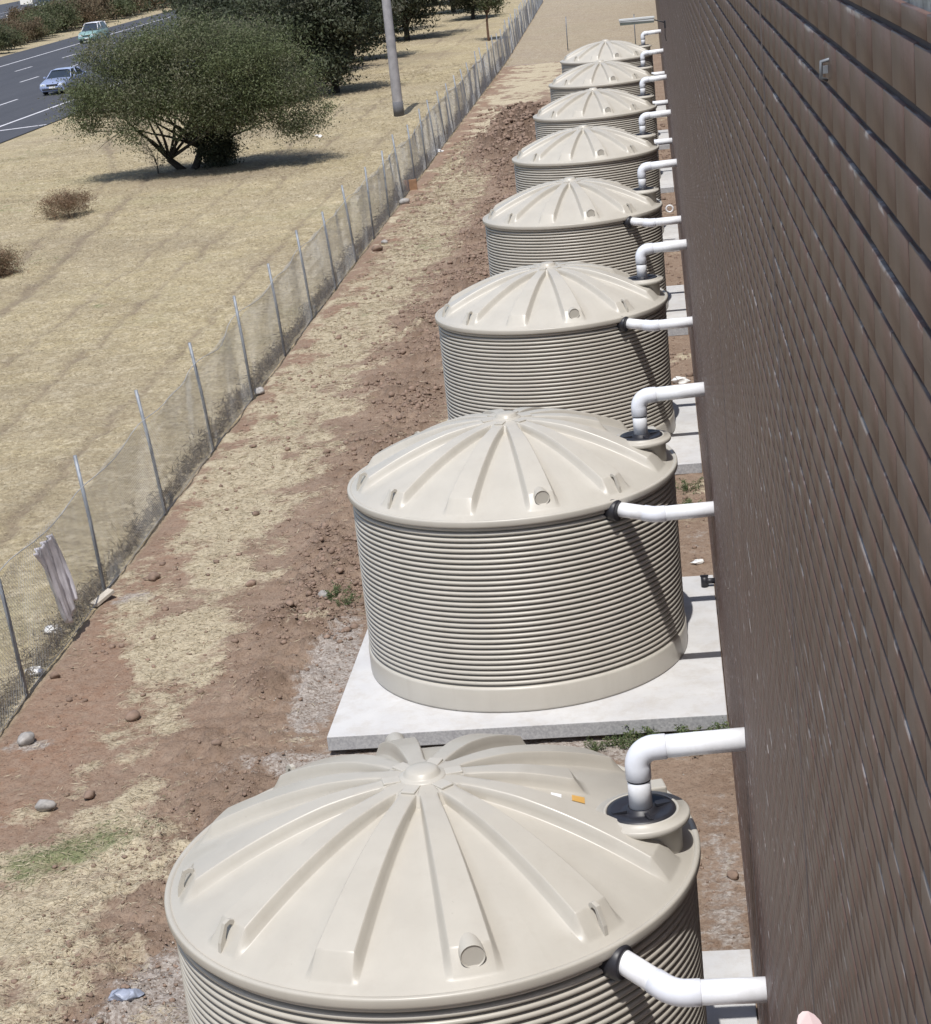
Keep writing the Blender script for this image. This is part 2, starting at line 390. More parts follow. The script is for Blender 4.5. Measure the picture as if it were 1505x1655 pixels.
# ------------------------------------------------------------------ ground
def ground():
    xs = np.concatenate([-27.2 - np.cumsum(.3 * 1.16 ** np.arange(52))[::-1], np.arange(-27.2, -6.6, .11), np.arange(-6.6, 2.3, .028), 2.3 + np.cumsum(.3 * 1.25 ** np.arange(26))])
    ys = [-30.]
    while ys[-1] < -3.2: ys.append(ys[-1] + max(.06, .3 * (abs(ys[-1] + 3)) / 10))
    y = ys[-1]
    while y < 200: y += .0019 * (y + 15.5); ys.append(y)
    while y < 3000: y += .03 * y; ys.append(y)
    ys = np.array(ys)
    X, Y = np.meshgrid(xs, ys, indexing='ij')
    FX = fence_x(Y)
    inside = sstep(-.10, .10, X - FX)                       # 1 on the tank side of the fence
    n1 = fbm(X, Y, .35, 4, 1); n2 = fbm(X, Y, 1.3, 4, 11); n3 = fbm(X, Y, 5.5, 4, 21); n4 = fbm(X, Y, 17, 3, 31)
    # straw band between fence and tanks
    cx = np.interp(Y, [-10, 0, 3, 8, 13, 22, 33, 48, 70, 85], [-3.7, -3.7, -3.9, -4.4, -4.95, -4.95, -4.7, -4.75, -4.6, -4.0])
    wd = np.interp(Y, [-10, 2, 4, 6, 8, 12, 22, 40, 60, 72, 80, 94], [1.2, 1.2, .7, .65, 1.1, 1.35, 1.45, 1.35, 1.2, 1.7, 2.6, 2.6])
    n5 = fbm(X * 1.0, Y * .75, 2.6, 4, 41)
    st = np.clip(1.12 - np.abs(X - cx + .25 * n2) / wd, 0, 1) * .86 + .32 * n2 + .50 * n5 + .14 * n3 + .03
    st = st - .28 * np.exp(-((Y - 5.2) / 1.6) ** 2)
    st = np.where(Y > 94, .08 + .25 * n2, st)
    st = st * inside
    green = np.zeros_like(X)
    for (gx, gy, rx, ry, an, am) in ((-4.25, 2.25, 1.0, .42, .75, 1.0), (-5.1, 18.6, .5, 1.1, .2, .45), (-4.4, 36.6, .7, 2.2, 0, .55), (-4.9, 28, .5, 1.6, 0, .4), (-4.05, 6.2, .22, .3, 0, .5),
                                     (-2.6, 9.3, .18, .3, 0, .5), (-18, 39, 3.5, 3.2, 0, .6), (-22, 52, 4, 5, 0, .5), (-25.5, 70, 2.5, 7, 0, .45), (-24, 60, 3, 6, 0, .4), (-12.0, 31.6, .25, .35, 0, .8), (-7.5, 12, .8, 3, 0, .2)):
        c, s = math.cos(an), math.sin(an); u = (X - gx) * c + (Y - gy) * s; v = -(X - gx) * s + (Y - gy) * c
        green = np.maximum(green, am * np.exp(-((u / rx) ** 2 + (v / ry) ** 2)))
    green = np.clip(green + .25 * n3 * (green > .1), 0, 1)
    grav = np.zeros_like(X)
    for (gx, gy, rx, ry, am) in ((-2.6, -.9, .6, 1.3, 1.0), (-2.4, 6.6, .38, 2.3, .95), (-.5, 4.0, 3.0, .55, .9), (-5.3, 2.8, .35, .7, .5), (-5.5, 9.6, .35, .45, .9), (-5.5, 4.9, .4, .25, .7),
                                 (-2.3, 14, .35, 3, .6), (2.0, 0.6, .4, 3.6, .55), (2.0, 10.6, .4, 1.4, .45), (-2.3, 24, .3, 3, .5)):
        grav = np.maximum(grav, am * np.exp(-(((X - gx) / rx) ** 2 + ((Y - gy) / ry) ** 2)))
    grav = np.where(Y > 94, .55, grav) * inside
    field = 1 - inside; field = np.maximum(field, .5 * (Y > 94.5))
    red = np.clip(np.exp(-((X - (FX + .55)) / .55) ** 2) * (.8 + .6 * n2) + .5 * np.exp(-(((X + 4.6) / 1.0) ** 2 + ((Y - 5.5) / 2.2) ** 2)), 0, 1) * inside
    red = np.where(Y > 94, .1, red)
    # dark soil / clod zone beside the tanks and the heap
    rough = np.exp(-((X + 2.9 + .2 * n2) / .62) ** 2) * sstep(1, 8, Y) * (1 - sstep(50, 58, Y))
    rough = np.maximum(rough, .7 * np.exp(-((X + 3.2) / .8) ** 2) * (Y < 5))
    heap = np.exp(-(((X + 3.5 + .35 * n1) / 1.25) ** 4 + ((Y - 60.5) / 9.5) ** 4))
    heap2 = np.exp(-(((X + 3.3) / .9) ** 4 + ((Y - 24.5) / 4.5) ** 4)) * .6
    rough = np.clip(np.maximum(np.maximum(rough, heap), heap2) * (1 + .3 * n2), 0, 1) * inside
    st = st * (1 - .9 * heap) - .35 * rough
    ruts = np.zeros_like(X)
    for (px, wdt) in ((np.interp(Y, [13, 22, 58, 120], [-10.4, -10.7, -11.3, -11.0]), .085), (np.interp(Y, [13, 22, 58, 120], [-12.0, -12.3, -12.9, -12.6]), .07),
                      (np.interp(Y, [10, 70, 120], [-8.4, -9.1, -7.6]), .08), (np.interp(Y, [35, 60, 70, 90], [-16, -19, -22, -27]), .16), (np.interp(Y, [35, 60, 70, 90], [-14.6, -17.4, -20.4, -25]), .16)):
        ruts = np.maximum(ruts, np.exp(-((X - px + .12 * n2) / wdt) ** 2))
    ruts = ruts * (1 - inside) * np.clip(.75 + .6 * n1 + .4 * n3, 0, 1)
    litter = .8 * np.exp(-(((X + 14.6) / 4.0) ** 4 + ((Y - 57.2) / 3.2) ** 4)) * np.clip(.8 + .5 * n2, 0, 1)  # leaf litter with the tree's cast shadow put into the colour
    for (lx, ly, lr) in ((-15, 88, 4), (-19.5, 94, 5), (-17, 107, 6), (-22, 120, 6), (-15, 128, 4)): litter = np.maximum(litter, .75 * np.exp(-(((X - lx) / lr) ** 4 + ((Y - ly) / (lr * .9)) ** 4)) * np.clip(.8 + .5 * n2, 0, 1))  # same ground darkening under the grove trees
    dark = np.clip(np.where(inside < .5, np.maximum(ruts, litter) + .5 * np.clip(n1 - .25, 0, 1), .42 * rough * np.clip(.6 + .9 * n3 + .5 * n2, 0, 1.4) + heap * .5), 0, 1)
    Z = GZ + .05 * n1 * sstep(.4, 1.5, np.abs(X - FX)) + .015 * n2
    Z = Z + inside * (.012 * n3 + rough * (.05 + .070 * n3 + .045 * np.abs(n4) + .05 * n2) + .006 * n4)
    Z = Z + heap * (.30 + .16 * n2 + .10 * n3)
    Z = Z + (1 - inside) * (.022 * n3 + .02 * n2 - .05 * ruts + .012 * n4)
    Z = Z - .05 * np.exp(-((X - FX + .12) / .14) ** 2)                # trench under the fence
    flat = sstep(-2.6, -2.1, X) * inside                    # level ground about the slabs
    Z = Z * (1 - flat) + (GZ + .008 * n3 + .006 * n4 - .03) * flat
    far = sstep(-28.0, -29.0, X)
    Z = np.where(X < -28.0, Z * (1 - far) + (-.16 + .0 * X) * far, Z)
    mask = np.stack([np.clip(st, 0, 1), green, np.clip(grav, 0, 1), np.ones_like(X)], -1)
    mask2 = np.stack([field, red, dark, np.ones_like(X)], -1)
    o = grid_mesh('ground', np.stack([X, Y, Z], -1), M_GROUND, smooth=True, attrs={'mask': mask.reshape(-1, 4), 'mask2': mask2.reshape(-1, 4)})
    tag(o, kind='structure')
    return xs, ys, Z, np.clip(st, 0, 1), rough, green
GX, GY, GZZ, GST, GRO, GGR = ground()
def samp(A, x, y):
    i = np.clip(np.searchsorted(GX, x) - 1, 0, len(GX) - 2); j = np.clip(np.searchsorted(GY, y) - 1, 0, len(GY) - 2)
    return A[i, j]
def gz(x, y): return float(samp(GZZ, np.array([x]), np.array([y]))[0])

# ------------------------------------------------------------------ roads
def ribbon(name, ptsL, ptsR, z, mat):
    v = []; n = len(ptsL)
    for a, b in zip(ptsL, ptsR): v += [(a[0], a[1], z), (b[0], b[1], z)]
    f = [(2 * i, 2 * i + 1, 2 * i + 3, 2 * i + 2) for i in range(n - 1)]
    me = bpy.data.meshes.new(name); me.from_pydata(v, [], f); me.update(); me.materials.append(mat)
    o = bpy.data.objects.new(name, me); C.objects.link(o); return tag(o, kind='structure')
RX = lambda y, a, b: a + (b - a) * (y - 80) / 110.
ribbon('road', [(RX(y, -53.5, -56.6), y) for y in (20, 80, 190, 600)], [(-29.15 - (.0 if y < 80 else .004 * (y - 80)), y) for y in (20, 80, 190, 600)], -.118, M_ASPH)
ribbon('far_road', [(RX(y, -100, -108), y) for y in (20, 80, 190, 600)], [(RX(y, -79, -81.5), y) for y in (20, 80, 190, 600)], -.118, M_ASPH)
def markings():
    mb = MB(); z = -.110
    def quad(x0, y0, x1, y1, wd): mb.add([(x0 - wd / 2, y0, z), (x0 + wd / 2, y0, z), (x1 + wd / 2, y1, z), (x1 - wd / 2, y1, z)], [(0, 1, 2, 3)])
    quad(-32.1, 30, -32.3, 420, .2); quad(RX(30, -48.4, -52.2), 30, RX(420, -48.4, -52.2), 420, .2)
    y = 18.0
    for lx, off in ((-37.0, 5.5), (-41.95, 2.2), (-46.6, 9.5)):
        yy = 10.8 + off
        while yy < 330:
            quad(lx, yy, lx - .03, yy + 4.5, .17); yy += 12.0 if lx != -46.6 else 12.7
    mb.add([(-32.0, 83.6, z), (-32.0, 83.15, z), (-28.9 - .3, 84.55, z), (-28.9 - .3, 84.95, z)], [(0, 1, 2, 3)])
    for lx in (-84.0, -99): quad(lx, 60, lx * 1.03, 500, .25)
    for lx in (-88.5, -94):
        yy = 100
        while yy < 420: quad(lx - (yy - 250) * .03, yy, lx - (yy - 250) * .03 - .15, yy + 6, .22); yy += 16
    o = mb.build('road_markings', M_PAINT); tag(o, kind='structure')
markings()

# ------------------------------------------------------------------ building
def building():
    b = empty('brick_building', (WX, 0, GZ), 'long windowless building with a tall brown painted brick wall filling the right side', 'building')
    ch, cl, mj = .077, .2075, .0095
    ztop = 8.102; y0, y1, yfar = -16.0, 62.0, 147.0
    nrow = int((ztop + .45) / ch)
    ncol = int((y1 - y0) / cl)
    r, c = np.meshgrid(np.arange(nrow), np.arange(ncol), indexing='ij')
    r = r.ravel(); c = c.ravel()
    zt = ztop - r * ch; yb = y0 + (c + .5 * (r % 2)) * cl
    n = len(r)
    crs = rng.normal(0, .0006, nrow + 1); crz = rng.normal(0, .0009, (nrow + 1, 2)); jit = rng.normal(0, .00015, n) + crs[r]; jz = rng.normal(0, .0004, (n, 2)) + crz[r]; jt = rng.normal(0, .00008, n)
    # control joints
    keep = np.ones(n, bool)
    for cj in (-9.35, -2.75, 3.85, 10.45, 17.05, 23.65): keep &= ~((yb < cj) & (yb + cl - mj > cj) & (np.abs(yb + cl / 2 - cj) < .0))
    xf = WX + jit
    ya = yb + .0014; yc = yb + cl - .0014; za = zt - ch + .0046 + jz[:, 0]; zb = np.minimum(zt - .0046 + jz[:, 1], 8.056)
    ch_ = .0014
    xb = np.full(n, WX + .03)
    def P(x, y, z): return np.stack([x, y, z], -1)
    V = np.stack([P(xf + jt, ya + ch_, za + ch_), P(xf - jt, yc - ch_, za + ch_), P(xf - jt, yc - ch_, zb - ch_), P(xf + jt, ya + ch_, zb - ch_),
                  P(xf + ch_, ya, za), P(xf + ch_, yc, za), P(xf + ch_, yc, zb), P(xf + ch_, ya, zb),
                  P(xb, ya, za), P(xb, yc, za), P(xb, yc, zb), P(xb, ya, zb)], 1)
    F = np.array([(0, 3, 2, 1), (0, 1, 5, 4), (1, 2, 6, 5), (2, 3, 7, 6), (3, 0, 4, 7), (4, 5, 9, 8), (5, 6, 10, 9), (6, 7, 11, 10), (7, 4, 8, 11)])
    L = (F[None] + (np.arange(n) * 12)[:, None, None]).reshape(-1)
    tint = np.repeat(rng.random(n), 12); T = np.stack([tint, tint, tint, np.ones_like(tint)], -1)
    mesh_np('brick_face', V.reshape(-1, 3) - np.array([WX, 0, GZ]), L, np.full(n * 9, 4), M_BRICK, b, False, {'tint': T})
    ztop = 8.061
    m = MB(); m.box((.1255, (y0 + y1) / 2, (ztop - GZ) / 2 - .25), (.24, y1 - y0, ztop - GZ + .5 - .012)); m.build('mortar', M_MORTAR, b)
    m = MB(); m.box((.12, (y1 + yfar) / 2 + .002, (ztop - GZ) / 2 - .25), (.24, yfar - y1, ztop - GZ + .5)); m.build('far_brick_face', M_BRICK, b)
    m = MB(); m.box((.152, (y0 + yfar) / 2, ztop - GZ + .001), (.29, yfar - y0, .016)); m.build('coping', simple('pale_lichened_coping', (.34, .36, .36), .9, .45, 30, bump=.5), b)
    m = MB(); m.box((15.3, (y0 + yfar) / 2, 7.86), (30, yfar - y0, .1)); m.build('roof', M_ROOF, b)
    m = MB(); m.box((30.4, (y0 + yfar) / 2, 3.9), (.2, yfar - y0, 8.2)); m.box((15.3, yfar + .1, 3.9), (30.4, .2, 8.2)); m.build('rear_wall', M_MORTAR, b)
    # flashing strips of the movement joints
    js = simple('grey_joint_sealant', (.115, .10, .10), .6, .2, 8)
    for cj in (-9.35, -2.75):
        m = MB(); m.box((-.0005, cj, 4.0), (.006, .009, 8.3)); m.build('movement_joint', js, b)
    # broken anchor
    m = MB(); m.tube([(.01, -11.31, 8.05), (-.012, -11.305, 8.045), (-.014, -11.31, 8.02), (-.004, -11.30, 8.015)], .0032, 8); m.box((-.006, -11.28, 8.03), (.012, .006, .012))
    m.build('wall_anchor', M_GALV, b)
building()

# ------------------------------------------------------------------ tanks
TR, TH = 1.80, 2.151
def dome_z(r): return 2.140 + .545 * (1 - np.clip(r / 1.8, 0, 1) ** 1.85)
def rib_h(r): return .098 * np.clip((1.735 - r) / .12, 0, 1) * (1 - .25 * np.clip((.7 - r) / .5, 0, 1))
def tank_lid():
    rr = np.unique(np.round(np.concatenate([[.02, .10, .18, .26, .285], np.linspace(.30, 1.56, 46), [1.585, 1.60, 1.608, 1.614, 1.622, 1.64, 1.67, 1.70, 1.722, 1.732, 1.740, 1.75], np.linspace(1.765, 1.80, 4)]), 4))
    ang = []; V = []
    for k in range(12):
        for side in (-1, 1):
            seq = range(11) if side == 1 else range(10, 0, -1)
            for j in seq: ang.append((k, side, j))
    nu = len(ang); out = np.zeros((nu, len(rr), 3))
    for i, (k, side, j) in enumerate(ang):
        ctr = math.radians(15 + 30 * k)
        wb = .050 + .135 * (rr / 1.75); wt = wb * .74
        ab = np.minimum(wb / rr, math.radians(14.0)); at_ = np.minimum(wt / rr, ab * .78)
        db = .0045 / rr
        stops = [0 * rr, at_ * .5, at_ - db, at_, at_ + db, (at_ + ab) / 2, ab - db, ab, ab + db, ab + (math.radians(15) - ab) * .5, 0 * rr + math.radians(15)]
        hh = [1, 1, 1, .965, .9, .48, .08, .03, 0, 0, 0][j]
        a = ctr + side * stops[j]
        h = rib_h(rr) * hh
        if k == 0:   # the rib by the hatch stops short
            h = h * np.clip((1.10 - rr) / .07, 0, 1)
        hub = 1 - sstep(.275, .335, rr)
        z = dome_z(rr) + h * (1 - hub) + hub * .078
        out[i, :, 0] = rr * np.cos(a); out[i, :, 1] = rr * np.sin(a); out[i, :, 2] = z
    # soften end edges of the ribs is given by the dense radii; sort by angle
    order = np.argsort(np.mod(np.arctan2(out[:, 30, 1], out[:, 30, 0]), 2 * np.pi))
    out = out[order]
    return out
def make_tank():
    t = empty('water_tank', (0, 0, 0), 'x', 'water tank', 'beige corrugated water tanks in a row')
    # body
    prof = [(1.795, 0), (1.812, .012), (1.815, .03), (1.815, .255), (1.808, .275), (1.782, .288)]
    n = 30; z0 = .290; p = (2.066 - z0) / n
    for i in range(n):
        zb = z0 + i * p
        prof += [(1.748, zb + p * .03), (1.748, zb + p * .30)]
        for q in range(9):
            a = math.pi * (q / 8.0); prof.append((1.756 + .046 * max(0, math.sin(a)) ** .45, zb + p * (.31 + .70 * (0.5 - .5 * math.cos(a)))))
    prof += [(1.760, 2.0665), (1.780, 2.0675), (1.828, 2.072), (1.838, 2.078), (1.842, 2.09), (1.842, 2.132), (1.840, 2.142), (1.833, 2.149), (1.822, 2.1515), (1.806, 2.149), (1.797, 2.139)]
    seg = 288; th = np.linspace(0, 2 * np.pi, seg, endpoint=False)
    pr = np.array(prof); V = np.zeros((seg, len(pr), 3)); V[:, :, 0] = np.cos(th)[:, None] * pr[:, 0]; V[:, :, 1] = np.sin(th)[:, None] * pr[:, 0]; V[:, :, 2] = pr[:, 1]
    grid_mesh('tank_body', V, M_TANK, t, True, closed_u=True)
    lid = grid_mesh('lid', tank_lid(), M_TANK, t, True, closed_u=True)
    m = lid.modifiers.new('es', 'EDGE_SPLIT'); m.split_angle = math.radians(34)
    # hub cap and raised pads around it
    m = MB(); hz = 2.756
    m.lathe([(.165, hz - .02), (.162, hz + .004), (.150, hz + .010), (.128, hz + .016), (.112, hz + .046), (.098, hz + .056), (.05, hz + .061), (.002, hz + .062)], 40)
    for k in range(6):
        a = math.radians(60 * k + 15); R = Matrix.Rotation(a, 3, 'Z')
        m.box(R @ Vector((.215, 0, hz - .002)), (.12, .10, .018), R)
    m.build('hub_cap', M_TANK, t, .006)
    # inlet hatch
    ha = math.radians(-3.5); hx, hy = 1.468 * math.cos(ha), 1.468 * math.sin(ha)
    m = MB(); m.lathe([(.262, 2.16), (.262, 2.385), (.285, 2.395), (.318, 2.400), (.325, 2.410), (.325, 2.438), (.315, 2.448), (.262, 2.450), (.258, 2.464), (.245, 2.470), (.236, 2.462), (.232, 2.440)], 56, (hx, hy, 0))
    h = m.build('hatch', M_TANK, t)
    m = MB(); m.lathe([(.236, 2.452), (.232, 2.470), (.20, 2.476), (.14, 2.462), (.095, 2.458), (.092, 2.49), (.082, 2.49), (.08, 2.45)], 48, (hx, hy, 0))
    for k in range(4):
        a = math.radians(90 * k + 20); R = Matrix.Rotation(a, 3, 'Z'); m.box(Vector((hx, hy, 2.474)) + R @ Vector((.155, 0, 0)), (.10, .03, .016), R)
    m.build('leaf_strainer', M_BLACK, h)
    # moulded pocket behind the hatch
    m = MB(); R = Matrix.Rotation(math.radians(12), 3, 'Z'); m.box(R @ Vector((1.60, .10, 2.27)), (.16, .15, .26), R); m.build('moulded_boss', M_TANK, t, .012)
    # spigots with round recessed ends
    for deg, rad, zc in ((-75, 1.0, 0), (105, 1.0, 0)):
        a = math.radians(deg); d = Vector((math.cos(a), math.sin(a), 0))
        m = MB(); r0 = .080; e = d * 1.698 + Vector((0, 0, 2.298))
        m.tube([e - d * .38, e - d * .006, e], [r0 * .97, r0, r0 * .965], 40, False)
        m.tube([e, e - d * .0035, e - d * .008], [r0 * .965, r0 * .90, r0 * .88], 40, False)
        m.tube([e - d * .0095, e - d * .0080], [r0 * .90, r0 * .90], 40)
        m.build('spigot', M_TANK, t)
    # lifting lugs
    for deg in (-45, -135, -165, 135):
        a = math.radians(deg); d = Vector((math.cos(a), math.sin(a), 0)); n_ = Vector((-d.y, d.x, 0)) * .016
        o2 = [(1.600, 2.275), (1.615, 2.36), (1.645, 2.372), (1.685, 2.355), (1.735, 2.235), (1.745, 2.165), (1.700, 2.165)]
        i2 = [(1.625, 2.275), (1.632, 2.330), (1.648, 2.338), (1.668, 2.328), (1.690, 2.262), (1.692, 2.235), (1.66, 2.235)]
        vs = []; fs = []
        for s in (-1, 1):
            for (r_, z_) in o2 + i2: vs.append(d * r_ + n_ * s + Vector((0, 0, z_)))
        k = 7
        for i in range(k):
            j = (i + 1) % k
            fs += [(i, j, k + j, k + i), (2 * k + i, 3 * k + i, 3 * k + j, 2 * k + j), (i, 2 * k + i, 2 * k + j, j), (k + i, k + j, 3 * k + j, 3 * k + i)]
        m = MB(); m.add(vs, fs); m.build('lifting_lug', M_TANK, t, .003)
    # overflow seal
    m = MB(); p0 = Vector((1.118, -1.360, 2.035)); dv = Vector((.45, -.24, -.04)).normalized()
    m.tube([p0 - dv * .02, p0 + dv * .085, p0 + dv * .10], [.116, .116, .104], 32); m.build('overflow_seal', M_BLACK, t)
    return t
def fillet(p0, p1, p2, r, n=9):
    a = (Vector(p0) - Vector(p1)).normalized(); b = (Vector(p2) - Vector(p1)).normalized(); ang = a.angle(b); d = r / math.tan(ang / 2)
    s = Vector(p1) + a * d; e = Vector(p1) + b * d; c = Vector(p1) + (a + b).normalized() * (r / math.sin(ang / 2)); out = []
    for i in range(n + 1):
        v = (s - c).normalized().slerp((e - c).normalized(), i / n) * r
        out.append(c + v)
    return out
PR = .0785
def make_inlet():
    t = empty('inlet_pipe', (0, 0, 0), 'x', 'pipe', 'white inlet pipes from wall to tank tops')
    ha = math.radians(-3.5); b = Vector((1.468 * math.cos(ha), 1.468 * math.sin(ha), 0)); zc = 2.905
    p0 = b + Vector((0, 0, 2.45)); p1 = b + Vector((0, 0, zc)); p2 = Vector((WX + .05, b.y + .0, zc + .03))
    f = fillet(p0, p1, p2, .125, 12)
    m = MB(); m.tube([p0, f[0]], PR, 36); m.build('downpipe', M_PVC, t)
    m = MB(); m.tube([f[-1], p2], PR, 36); m.build('horizontal_pipe', M_PVC, t)
    d0 = (p1 - p0).normalized(); d2 = (p2 - p1).normalized()
    m = MB(); m.tube([f[0] - d0 * .095, f[0] - d0 * .09, *f, f[-1] + d2 * .075, f[-1] + d2 * .08], [PR + .001, PR + .0075] + [PR + .0075] * len(f) + [PR + .0075, PR + .001], 36); m.build('elbow', M_PVCJ, t)
    m = MB(); m.tube([f[0] - d0 * .094, f[0] - d0 * .104], PR + .002, 36); m.build('rubber_ring', M_BLACK, t)
    return t
def make_overflow(p0, p1, p2):
    t = empty('overflow_pipe', (0, 0, 0), 'x', 'pipe', 'white overflow pipes from tank sides to wall')
    p0, p1, p2 = Vector(p0), Vector(p1), Vector(p2)
    f = fillet(p0, p1, p2, .22, 8)
    m = MB(); m.tube([p0, f[0]], PR, 36); m.build('spigot_pipe', M_PVC, t)
    m = MB(); m.tube([f[-1], p2], PR, 36); m.build('horizontal_pipe', M_PVC, t)
    d0 = (f[0] - p0).normalized(); d2 = (p2 - f[-1]).normalized()
    m = MB(); m.tube([f[0] - d0 * .075, f[0] - d0 * .07, *f, f[-1] + d2 * .07, f[-1] + d2 * .075], [PR + .001, PR + .0065] + [PR + .0065] * len(f) + [PR + .0065, PR + .001], 36); m.build('bend', M_PVCJ, t)
    return t
def make_overflow_far():
    t = empty('overflow_pipe', (0, 0, 0), 'x', 'pipe', 'white overflow pipes from tank sides to wall')
    p0 = Vector((1.11, 1.355, 2.036)); p1 = Vector((1.50, 1.93, 1.985)); p2 = Vector((WX + .05, 1.93, 2.0)); f = fillet(p0, p1, p2, .16, 8)
    m = MB(); m.tube([p0, f[0]], PR, 24); m.build('spigot_pipe', M_PVC, t)
    m = MB(); m.tube([f[-1], p2], PR, 24); m.build('horizontal_pipe', M_PVC, t)
    m = MB(); m.tube(f, PR + .0065, 24); m.build('bend', M_PVCJ, t)
    return t
def make_pad(y, z):
    o = None
    nx, ny = 42, 42
    m = MB(); m.box((.07, 0, -.11), (4.19, 4.32, .22)); return m
ORD = ['nearest', 'second', 'third', 'fourth', 'fifth', 'sixth', 'seventh', 'farthest']
def with_ord(k, s): return s.replace('ORD', ORD[k])
tank0, in0, ov0, ovf = make_tank(), make_inlet(), make_overflow((1.18, -1.16, 2.05), (1.63, -1.56, 1.94), (WX + .05, -1.55, 1.935)), make_overflow_far()
ov1 = make_overflow((1.13, -1.335, 2.04), (1.57, -1.475, 1.985), (WX + .05, -1.46, 2.0))
TL = ['beige corrugated water tank cut off by the bottom edge, nearest the camera', 'beige corrugated water tank on a white slab, its whole side visible, second from camera',
      'beige corrugated water tank third from the camera, base hidden behind the second tank', 'beige corrugated water tank fourth from the camera in the row',
      'beige corrugated water tank fifth from the camera in the row', 'beige corrugated water tank sixth from the camera, beside the brown earth heap',
      'beige corrugated water tank seventh from the camera, next to last', 'farthest and smallest beige corrugated water tank at the end of the row']
for k in range(8):
    for src, lab in ((tank0, TL[k]), (in0, 'white elbowed pvc pipe from the wall down into the hatch of the %s tank' % ORD[k]),
                     (ov0, 'white bent pvc overflow pipe from the side of the %s tank to the wall' % ORD[k])):
        if src is ov0 and k >= 4: src = ovf; o = src if k == 4 else copy_tree(src)
        elif src is ov0: o = src if k == 0 else ov1 if k == 1 else copy_tree(ov1)
        else: o = src if k == 0 else copy_tree(src)
        if src is tank0 and k >= 4:
            for ch in scn.objects:
                if ch.parent == o and ch.name.startswith('overflow_seal'): ch.scale = (1, -1, 1)
        o.location = (0, TY[k], TZ[k] + (.0 if src is tank0 else 0)); o['label'] = lab
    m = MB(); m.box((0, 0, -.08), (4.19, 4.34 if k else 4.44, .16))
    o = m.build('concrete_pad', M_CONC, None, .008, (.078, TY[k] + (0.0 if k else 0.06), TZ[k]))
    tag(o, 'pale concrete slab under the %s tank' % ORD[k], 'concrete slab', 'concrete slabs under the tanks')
for ch in scn.objects:
    if ch.parent == tank0 and ch.name.startswith('overflow_seal'): ch.location = (.130, .112, -.022); ch.rotation_euler = (0, 0, 0)
# stickers on the nearest tank
for nm, mat, ang0, ang1, r0, r1 in (('white_sticker', M_STICK_W, -.5, 4.0, .86, .93), ('orange_sticker', M_STICK_O, .6, 5.6, 1.00, 1.085)):
    vs = []
    for r_, a_ in ((r0, ang0), (r1, ang0), (r1, ang1), (r0, ang1)):
        a = math.radians(a_); vs.append((r_ * math.cos(a), r_ * math.sin(a), float(dome_z(np.array(r_))) + .006))
    m = MB(); m.add(vs, [(0, 1, 2, 3)]); m.build(nm, mat, tank0)

# ------------------------------------------------------------------ fence
def fence():
    f = empty('chain_link_fence', (0, 0, 0), 'long grey chain link fence on thin steel posts between bare earth and dry field', 'fence')
    y = 2.75; k = 0
    posts = []
    while y < 163 and k < 100:
        x = float(fence_x(y)); rx, ry = rng.normal(-.12, .05), rng.normal(0, .07)
        zt = 1.95 + rng.normal(0, .05)
        m = MB(); m.tube([(0, 0, -.2), (rx * .5, ry * .5, zt * .55), (rx, ry, zt)], .027, 8)
        o = m.build('post', M_GALV, f, 0, (x, y, GZ)); posts.append((x, y, rx, ry, zt)); k += 1
        y += 3.6 if y < 97 else 2.4
    # woven wire, two families of diagonals, following the slack of the net
    pitch = .068
    def surf(yy, zz):
        base = fence_x(yy)
        bul = .055 * np.sin(yy * 1.745 + .6) * (zz / 1.4) * (1 - zz / 1.9) + .05 * fbm(yy, zz * .5, .55, 2, 61) * np.clip(zz, 0, 1.4) - .045 * zz
        return base + bul
    def top(yy): return 1.50 + .07 * fbm(yy, yy * 0, .28, 2, 71) + .05 * np.cos((yy - 2.75) * 2 * np.pi / 3.6)
    ys = np.arange(2.0, 163, pitch); S = 7; H = 1.50
    allV = []; allL = []; cnt = 0
    for sgn in (-1, 1):
        n = len(ys); tt = np.linspace(0, 1, S)[None]
        zz = tt * (top(ys)[:, None]); yy = ys[:, None] + sgn * tt * H * .98
        yy = np.clip(yy, 1.0, 164)
        xx = surf(yy, zz) + sgn * .0015
        rad = np.clip(.0018 - .000002 * ys, .0014, .0024)[:, None, None]
        c = np.stack([xx, yy, zz + GZ + .01], -1)
        ring = []
        for q in range(3):
            a = 2 * math.pi * q / 3
            off = np.array([math.cos(a), math.sin(a) * .7, -math.sin(a) * .7 * sgn])
            ring.append(c + off * rad)
        V = np.stack(ring, 2)                       # n,S,3,3
        idx = np.arange(n * S * 3).reshape(n, S, 3) + cnt
        a = idx[:, :-1]; b = idx[:, 1:]
        Q = np.stack([a, np.roll(a, -1, 2), np.roll(b, -1, 2), b], -1).reshape(-1, 4)
        allV.append(V.reshape(-1, 3)); allL.append(Q); cnt += n * S * 3
    Q = np.concatenate(allL); mesh_np('wire_netting', np.concatenate(allV), Q.ravel(), np.full(len(Q), 4), M_WIRE, f)
    yy = np.arange(2.0, 163, .4)
    m = MB(); m.tube([(float(surf(a, top(a))), a, float(top(a)) + GZ + .01) for a in yy], .006, 5); m.build('top_wire', M_WIRE, f)
    m = MB(); m.tube([(float(surf(a, np.array(.02))), a, GZ + .03 + .015 * math.sin(a * 2.1)) for a in yy], .004, 5); m.build('bottom_wire', M_WIRE, f)
fence()

